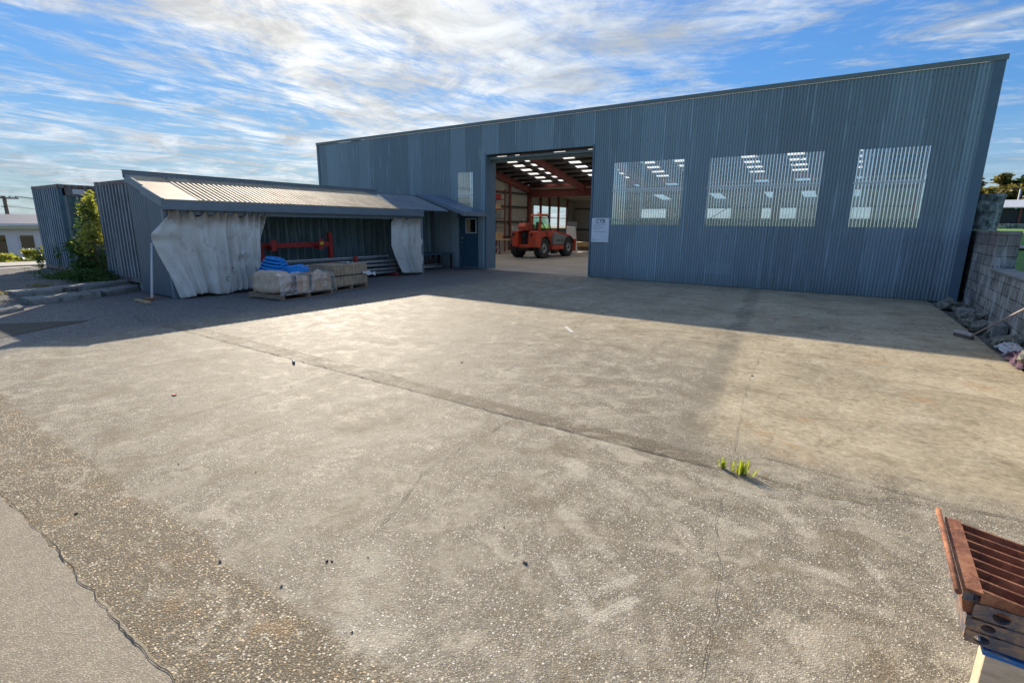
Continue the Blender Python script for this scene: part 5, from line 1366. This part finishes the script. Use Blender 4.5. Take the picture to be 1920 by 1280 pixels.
# broom leaning on the coping
br = thing('broom', 'push broom leaning from the slab edge to the block wall', 'broom', (1.62, 10.62, 0))
g = MB(); g.tube([(1.60, 10.55, .10), (2.05, 8.9, .99), (2.20, 8.35, 1.29)], .014, 10); g.build('handle', 'broom_handle', br)
Mb = frame((1.50, 10.72, 0), (.55, -.83))
MB().box((-.17, -.035, .055), (.17, .035, .10), Mb).build('head', 'broom_handle', br, bevel=.008)
MB().box((-.165, -.03, .003), (.165, .03, .054), Mb).build('bristles', 'bristle', br)

# ================================================================ GRATE at lower right
gr = thing('steel_grate', 'rusty curved-bar steel grate on stacked slotted steel at the lower right', 'grate', (.9, 2.2, 0))
g = MB(); g.tube([(.385, 1.925, .600), (.385, 2.50, .600)], .0095, 14); g.build('end_rod', 'rust', gr)
g = MB(); g.prism([(.402, 1.965, .598), (.45, 1.965, .596), (.45, 2.455, .596), (.402, 2.455, .598)], (0, 0, -.010)); g.build('end_plate', 'rust', gr)
def zb(x): s = (x-.45)/.9; return .597-.18*s*(1.5-s)*.55
for k in range(8):
    y = 1.985+k*.064; g = MB(); n = 16; P = []
    for i in range(n+1):
        x = .45+.95*i/n; P.append((x, zb(x)))
    dep = .060 if k == 0 else .050
    for (x0, z0), (x1, z1) in zip(P[:-1], P[1:]):
        g.hexa([(x0, y-.0045, z0-dep), (x1, y-.0045, z1-dep), (x1, y+.0045, z1-dep), (x0, y+.0045, z0-dep), (x0, y-.0045, z0), (x1, y-.0045, z1), (x1, y+.0045, z1), (x0, y+.0045, z0)])
    g.build('grate_bar', 'rust', gr)
g = MB(); g.hexa([(.404, 1.97, .555), (.43, 1.97, .555), (.43, 2.44, .555), (.404, 2.44, .555), (.404, 1.97, .587), (.43, 1.97, .587), (.43, 2.44, .587), (.404, 2.44, .587)]); g.build('side_plate', 'dark_rust', gr)
# three slotted channels below, the ends set back in steps
def slotted(z0, z1, x0, y0, slot, nm):
    g = MB(); x1 = 1.4; hx, hz, rw, rh = slot
    # front plate with a round-ended hole: ring of faces around it
    n = 20; ring = []; 
    for k in range(n):
        a = 2*math.pi*k/n; ring.append((hx+rw*math.cos(a), hz+rh*math.sin(a)))
    def outer(a):
        c, s = math.cos(a), math.sin(a); wx0, wx1 = hx-x0, rw*2.2; u_ = wx1 if c > 0 else wx0
        tx = u_/abs(c) if abs(c) > 1e-6 else 1e9; hh = (z1-hz) if s > 0 else (hz-z0); tz = hh/abs(s) if abs(s) > 1e-6 else 1e9
        t = min(tx, tz); return (hx+c*t, hz+s*t)
    out = [outer(2*math.pi*k/n) for k in range(n)]
    for k in range(n):
        j = (k+1) % n
        g.poly([(ring[k][0], y0, ring[k][1]), (ring[j][0], y0, ring[j][1]), (out[j][0], y0, out[j][1]), (out[k][0], y0, out[k][1])])
        g.poly([(ring[k][0], y0, ring[k][1]), (ring[k][0], y0+.014, ring[k][1]), (ring[j][0], y0+.014, ring[j][1]), (ring[j][0], y0, ring[j][1])])
    for cx, cz in ((x0, z0), (x0, z1), (hx+rw*2.2, z0), (hx+rw*2.2, z1)):
        near_ = sorted(range(n), key=lambda k: (out[k][0]-cx)**2+(out[k][1]-cz)**2)[:2]
        g.poly([(cx, y0, cz)]+[(out[k][0], y0, out[k][1]) for k in near_])
    g.box((hx+rw*2.2, y0, z0), (x1, y0+.014, z1)); g.box((x0, y0+.0141, z0), (x0+.012, 2.44, z1)); g.box((x0+.0121, y0+.05, z0), (x1, y0+.06, z1)); g.box((x0+.0121, y0+.0601, z1-.012), (x1, 2.44, z1-.001))
    g.build(nm, 'dark_rust', gr)
slotted(.500, .552, .438, 1.975, (.505, .524, .022, .019), 'slotted_channel')
slotted(.460, .498, .428, 1.968, (.480, .479, .018, .013), 'slotted_channel')
slotted(.418, .458, .430, 1.962, (.470, .438, .020, .014), 'slotted_channel')
g = MB(); g.hexa([(.418, 1.99, .50), (.4375, 1.99, .50), (.4375, 2.42, .50), (.418, 2.42, .50), (.406, 1.985, .554), (.437, 1.985, .554), (.437, 2.43, .554), (.406, 2.43, .554)]); g.build('side_plate', 'rust', gr)
mat('block_wood', woodm((.85, .68, .48), (.60, .46, .30), (2, 8, 8)))
bk = thing('timber_block', 'blue-topped wooden block carrying the rusty grate', 'block', (.9, 2.2, 0))
g = MB(); g.box((.487, 1.968, .006), (1.3, 2.05, .388)); g.build('block_body', 'block_wood', bk, bevel=.005)
g = MB(); g.box((.480, 1.963, .389), (1.305, 2.055, .405)); g.build('painted_top', 'blue_painted_wood', bk)
tag(bx((.85, 2.25, .006), (1.3, 2.42, .415)).build('rear_timber_block', 'crate_wood', bevel=.005), 'plain wooden block under the rear of the rusty grate', 'block')

# ================================================================ WEEDS, LITTER
def tuft(name, c, n, h, label, m='blade', lean=.15, seed=1, base=True):
    rg = random.Random(seed); g = MB()
    for i in range(n):
        a = rg.uniform(0, 6.28); r = rg.uniform(0, .035)*(1 if n < 30 else 2.0); x, y = c[0]+r*math.cos(a), c[1]+r*math.sin(a)*.4
        hh = h*rg.uniform(.5, 1.05); d = Vector((rg.gauss(0, lean), rg.gauss(0, lean), 1)).normalized(); w_ = rg.uniform(.003, .0055); sd = Vector((math.cos(a*3), math.sin(a*3), 0))
        p0 = Vector((x, y, c[2])); p1 = p0+d*hh*.55; p2 = p0+d*hh+Vector((d.x, d.y, -.15))*hh*.35
        g.poly([p0-sd*w_, p0+sd*w_, p1+sd*w_*.9, p1-sd*w_*.9]); g.poly([p1-sd*w_*.9, p1+sd*w_*.9, p2])
    o = g.build(name, [m]); tag(o, label, 'weed')
    if base:
        g = MB()
        for i in range(n):
            a = rg.uniform(0, 6.28); d = Vector((math.cos(a), math.sin(a), rg.uniform(.05, .5))).normalized(); p0 = Vector((c[0], c[1], c[2])); L = h*rg.uniform(.25, .6); sd = d.cross(Vector((0, 0, 1))).normalized()*.002
            g.poly([p0-sd, p0+sd, p0+d*L])
        b_ = g.build('dry_blades', 'leaf_dry', o)
    return o
tuft('weed', (-.64, 3.66, .004), 24, .105, 'smaller bright green weed tuft in the slab joint', seed=4)
tuft('weed', (-.50, 3.64, .004), 52, .135, 'larger bright green weed tuft in the slab joint', seed=9)
chips = [(985, 1056, .020), (945, 988, .010), (613, 1052, .014), (622, 1052, .012), (527, 1100, .012), (143, 963, .016), (413, 1052, .018), (866, 680, .022), (660, 1185, .010), (335, 870, .012), (1410, 705, .02), (965, 1040, .006), (690, 1045, .009), (480, 885, .010), (1145, 1053, .007), (1200, 1200, .006)]
CHIPL = ['largest black chip, alone in the middle of the near yard', 'small black chip up-left of the largest one', 'left chip of the close pair of black chips', 'right chip of the close pair of black chips', 'black chip lying below the close pair', 'dark chip on the pebble band at the far left', 'flat dark chip on the pebble band left of the close pair', 'brown-black clod alone in the sunlit yard beyond the joint', 'black chip near the bottom edge, left of centre', 'tiny dark chip on the left yard above the pebble band', 'dark chip on the smooth slab near the shadow edge', 'tiny chip just above the largest black chip', 'tiny chip right of the close pair', 'tiny chip left of the joint, above the close pair', 'tiny chip between the worn pale marks', 'tiny chip near the bottom edge below the worn marks']
def on_ground(px, py):
    d = _f*F + _r*(px-960) + _d*(py-640); t = -H/d.z; return Vector((d.x*t, d.y*t, 0))
cm = [rock_mesh('pebble', (1, .8, .6), 50+k*3.1, 'black_chip') for k in range(3)]
for i, (px, py, s_) in enumerate(chips):
    p = on_ground(px, py); o = bpy.data.objects.new('stone_chip', cm[i % 3]); COL.objects.link(o); o.location = p+Vector((0, 0, s_*.2+.002)); o.scale = (s_*.9, s_*.7, s_*.6); o.rotation_euler = (0, 0, i); ORG[o.name] = o.location.copy()
    tag(o, CHIPL[i], 'stone chip', 'black chips scattered on the yard')
p = on_ground(550, 681); g = MB(); g.smooth = True; g.tube([p+Vector((-.05, .03, .018)), p+Vector((.05, -.02, .018))], [.016, .014], 8); tag(g.build('litter_scrap', 'dark_blue_paint'), 'small blue scrap lying at the slab joint', 'litter')
p = on_ground(327, 741); g = MB(); g.box((p.x-.02, p.y-.015, .004), (p.x+.02, p.y+.015, .012)); tag(g.build('litter_scrap', 'red_steel'), 'tiny red scrap on the yard at the left', 'litter')

# ================================================================ PLANTS between the containers
rg = random.Random(11)
g = MB(); leaves(g, (-17.2, 5.15, 1.75), (.42, .30, .62), 1500, .055, rg, clumps=16); leaves(g, (-17.0, 5.1, 1.1), (.5, .35, .5), 900, .05, rg, clumps=10)
cr_ = thing('climbing_shrub', 'yellow-green shrub climbing between the two shipping containers', 'shrub', (-17.3, 5.2, .15))
g.build('upper_foliage', 'leaf_yellow', cr_)
g = MB(); leaves(g, (-17.5, 5.0, .65), (.75, .5, .55), 2200, .05, rg, clumps=18); leaves(g, (-17.2, 5.2, 1.6), (.5, .35, .6), 500, .05, rg, clumps=10); g.build('lower_foliage', 'leaf_green', cr_)
g = MB()
for i in range(9):
    x = -17.3+rg.uniform(-.4, .4); g.tube([(x, 5.2, .1), (x+rg.uniform(-.2, .2), 5.15, .9), (x+rg.uniform(-.3, .3), 5.1, 1.9+rg.uniform(-.3, .4))], [.014, .010, .004], 6)
g.build('stems', 'pole_wood', cr_)
g = MB(); leaves(g, (-16.6, 4.85, .28), (1.0, .55, .22), 2600, .04, rg, clumps=22); leaves(g, (-18.2, 4.6, .22), (1.0, .5, .12), 1500, .035, rg, clumps=16)
tag(g.build('creeping_plant', 'leaf_green'), 'low green creeper spreading over the rough ground by the containers', 'plant')
g = MB(); leaves(g, (-15.9, 3.6, .2), (.4, .25, .06), 160, .03, rg); leaves(g, (-15.0, 2.7, .18), (.3, .3, .05), 160, .03, rg)
tag(g.build('creeping_plant', 'leaf_dry'), 'sparse dry weeds on the rubble at the yard edge', 'plant')
for i, (x, y) in enumerate(((-21.6, 5.0), (-20.6, 4.8), (-19.9, 5.05))):
    g = MB(); leaves(g, (x, y, .45+.1*i), (.12, .10, .35), 150, .035, rg); tag(g.build('tall_weed', 'leaf_green'), ['tall weed at the far corner of the left container', 'tall weed before the middle of the left container', 'tall weed at the near corner of the left container'][i], 'weed')
# garden before the house
g = MB()
for i in range(26):
    y = 7.4+i*.36-rg.uniform(0, .2); x = -31.5-rg.uniform(0, 4); h_ = rg.uniform(.45, .8) if i < 15 else rg.uniform(.8, 1.3); hb = base_h(x, y)
    leaves(g, (x, y-1.6, hb+h_*.5), (.55, .45, h_*.55), 170, .12, rg, clumps=5)
tag(g.build('garden_plants', 'leaf_yellow'), 'yellow-green leafy garden growth in front of the white house', 'plants', kind='stuff')

# ================================================================ HOUSE and pole, far left
HX = -53.7; HB = -1.45
ho = thing('house', 'low white weatherboard house with a slate-grey roof, far left', 'house', (HX-4, 8, HB))
g = MB(); n = 20
for k in range(n):
    z0 = HB+k*(1.0-HB)/n; z1 = HB+(k+1)*(1.0-HB)/n
    g.hexa([(HX-.2, -8, z0), (HX+.03, -8, z0), (HX+.03, 17, z0), (HX-.2, 17, z0), (HX-.2, -8, z1), (HX+.005, -8, z1), (HX+.005, 17, z1), (HX-.2, 17, z1)])
g.box((HX-7, -8, HB), (HX-.2, 17, 1.0)); g.build('wall', 'house_white', ho)
g = MB(); g.hexa([(HX-3.5, -8.5, 2.05), (HX+.6, -8.5, 1.36), (HX+.6, 17.5, 1.36), (HX-3.5, 17.5, 2.05), (HX-3.5, -8.5, 2.12), (HX+.6, -8.5, 1.42), (HX+.6, 17.5, 1.42), (HX-3.5, 17.5, 2.12)]); g.hexa([(HX-7.5, -8.5, 1.36), (HX-3.501, -8.5, 2.05), (HX-3.501, 17.5, 2.05), (HX-7.5, 17.5, 1.36), (HX-7.5, -8.5, 1.42), (HX-3.501, -8.5, 2.12), (HX-3.501, 17.5, 2.12), (HX-7.5, 17.5, 1.42)]); g.build('roof', 'roof_slate', ho)
g = MB(); g.box((HX+.601, -8.5, 1.24), (HX+.72, 17.5, 1.42)); g.build('gutter', 'white_paint', ho)
g = MB(); g.box((HX+.02, -8.4, 1.02), (HX+.6, 17.4, 1.22)); g.build('soffit', 'trim_cream', ho)
for (y0, y1, z0, z1) in ((11.55, 12.35, -.45, .55), (9.3, 10.75, -1.05, .55), (6.2, 7.6, -.5, .5), (3.2, 4.6, -.5, .5)):
    f_ = MB(); f_.box((HX+.031, y0-.08, z0-.08), (HX+.07, y1+.08, z0)); f_.box((HX+.031, y0-.08, z1), (HX+.07, y1+.08, z1+.08)); f_.box((HX+.031, y0-.08, z0), (HX+.07, y0, z1)); f_.box((HX+.031, y1, z0), (HX+.07, y1+.08, z1)); fo = f_.build('window_frame', 'white_paint', ho)
    bx((HX+.034, y0, z0), (HX+.05, y1, z1)).build('pane', 'window_glass', fo)
    bx((HX+.0305, y0, z0), (HX+.0335, y1, z1)).build('dark_room', 'dark_steel', fo)
h2 = thing('far_building', 'pale flat-roofed building behind the white house', 'building', (-78, 20, -1.5))
bx((-84, -5, -1.6), (-76, 30, 1.9)).build('wall', 'white_paint', h2); bx((-84.3, -5.3, 1.901), (-75.7, 30.3, 2.25)).build('roof', 'grey_flashing', h2)
g = MB()
for k in range(9): g.box((-75.99, -3+k*3.2, .4), (-75.95, -1.2+k*3.2, 1.4))
g.build('window', 'dark_blue_paint', h2)
ph = thing('shed_roof', 'white-roofed shed between the house and the far building', 'shed', (-66, 10, -1.4))
g = MB(); g.prism([(-68, 6, 1.2), (-68, 13.6, 1.2), (-68, 15.6, 1.35), (-68, 13.4, 2.15), (-68, 6, 2.3)], (4, 0, 0)); g.build('roof', 'roof_pale', ph); bx((-67.8, 6.2, -1.5), (-64.2, 13.2, 1.199)).build('wall', 'white_paint', ph)
up_ = thing('utility_pole', 'leaning-looking brown timber utility pole behind the white house', 'utility pole', (-62, 12.9, -1.4))
px_, py_ = -60.0, 12.45
g = MB(); g.tube([(px_, py_, -1.5), (px_, py_, 3.62)], [.17, .13], 12); g.build('pole', 'pole_wood', up_)
g = MB(); g.beam((px_+.15, py_-.75, 3.45), (px_+.15, py_+.85, 3.45), .10, .12); g.build('crossarm', 'pole_wood', up_)
for y in (-.6, -.2, .3, .7):
    g = MB(); g.lathe([(0, .14), (.04, .12), (.05, .04), (.03, 0)], (px_+.15, py_+y, 3.51), n=10); g.build('insulator', 'insulator', up_)
g = MB(); g.beam((px_+.12, py_-.3, 2.75), (px_+.12, py_, 2.75), .06, .06); g.build('bracket', 'dark_steel', up_)
for k, (ya, z0, z1, yb) in enumerate(((.7, 3.62, 3.2, 40), (.3, 3.62, 3.3, 39), (-.6, 3.62, 3.4, -60), (0, 2.8, 2.4, 38))):
    g = MB(); n = 14; P = []
    for i in range(n+1):
        t = i/n; P.append((px_+.15+t*(-8), lerp(py_+ya, yb, t), lerp(z0, z1, t)-1.2*4*t*(1-t)*.5))
    g.tube(P, .018, 5); tag(g.build('overhead_wire', 'insulator'), ['overhead wire from the right end of the pole crossarm', 'overhead wire just inside the right end of the crossarm', 'overhead wire running left from the utility pole', 'lower thin overhead wire from the pole bracket'][k], 'wire')

# ================================================================ BACKGROUND RIGHT
ds = thing('dark_shed', 'long low dark shed with a pale roof beyond the grass', 'shed', (12, 46, 1.6))
bx((4.5, 44, 1.5), (30, 50, 2.98)).build('wall', 'dark_steel', ds)
g = MB(); g.hexa([(4.2, 43.6, 3.0), (30.4, 43.6, 3.0), (30.4, 47, 3.55), (4.2, 47, 3.55), (4.2, 43.6, 3.06), (30.4, 43.6, 3.06), (30.4, 47, 3.62), (4.2, 47, 3.62)]); g.build('roof', 'roof_pale', ds)
for k in range(10): bx((5+k*2.5, 43.93, 1.5), (5.12+k*2.5, 43.99, 2.98)).build('post', 'portal_steel', ds)
g = MB(); g.box((6.3, 41.5, 1.5), (8.6, 42.6, 2.05)); tag(g.build('concrete_trough', 'mossy_concrete', bevel=.05), 'grey concrete trough on the grass before the dark shed', 'trough')
struct('grass_track', MB().poly([(3, 24, 1.10), (40, 24, 1.10), (40, 25.4, 1.17), (3, 25.4, 1.17)]), 'path_concrete')
def tree(label, x, y, h, rw, seed, m=('leaf_gold', 'leaf_dark'), z0=1.6):  # default leaf colours paint a sunlit crown and a shaded underside
    rg = random.Random(seed); t = thing('tree', label, 'tree', (x, y, z0), 'trees beyond the dark shed')
    g = MB(); tips = []
    g.tube([(x, y, z0-.2), (x+rg.uniform(-.3, .3), y, z0+h*.3), (x+rg.uniform(-.4, .4), y, z0+h*.62)], [.28, .2, .1], 9)
    for i in range(11):
        zz = z0+h*rg.uniform(.22, .6); a = rg.uniform(0, 6.28); L = rw*rg.uniform(.6, 1.0); tip = Vector((x+math.cos(a)*L, y+math.sin(a)*L*.8, zz+h*rg.uniform(.1, .36))); tips.append(tip)
        g.tube([(x, y, zz), ((x+tip.x)/2, (y+tip.y)/2, zz+(tip.z-zz)*.35), tip], [.09, .06, .02], 6)
    g.build('trunk', 'pole_wood', t)
    g = MB()
    for tip in tips: leaves(g, tip, (rw*.38, rw*.38, h*.10), 700, .20, rg, flat=.5, clumps=5)
    g.build('crown', m[0], t)
    g = MB()
    for tip in tips: leaves(g, tip-Vector((0, 0, h*.06)), (rw*.33, rw*.33, h*.06), 180, .18, rg, flat=.5, clumps=4)
    g.build('crown_underside', m[1], t)
tree('spreading gold-lit pine nearest the warehouse corner', 8.7, 60, 4.4, 2.4, 3)
tree('small gold-lit pine half hidden by the warehouse corner', 7.3, 58, 4.6, 2.0, 17)
tree('second spreading gold-lit pine, right of the nearest one', 10.6, 64, 4.9, 2.6, 5)
tree('tall dark-limbed pine at the right edge of the picture', 11.9, 58, 5.6, 2.2, 8, ('leaf_dark', 'leaf_gold'))
tree('hidden-trunk gold-lit pine behind the others at the far right', 13.8, 66, 5.0, 2.8, 12)
for i, (x, y, h_) in enumerate(((8, 56, 2.6), (10.5, 57, 2.3), (13, 56, 2.8), (15.5, 57, 2.4), (18, 56, 2.6), (21, 57, 2.9))):
    g = MB(); leaves(g, (x, y, 1.5+h_*.45), (1.9, 1.2, h_*.5), 900, .17, random.Random(70+i), clumps=14)
    tag(g.build('hedge_shrub', 'leaf_green' if i % 2 else 'leaf_dark'), ['round dark shrub at the left end of the far hedge', 'second far hedge shrub, lighter green, below the gold pine', 'third far hedge shrub, dark, behind the pale post', 'fourth far hedge shrub, lighter green', 'fifth far hedge shrub, dark green', 'last far hedge shrub, at the right end'][i], 'shrub', 'hedge shrubs behind the dark shed')
g = MB(); g.tube([(8.75, 52.5, 1.5), (8.75, 52.5, 4.6)], .05, 10); tag(g.build('pale_post', 'white_paint'), 'slim pale post standing before the trees at the right', 'post')
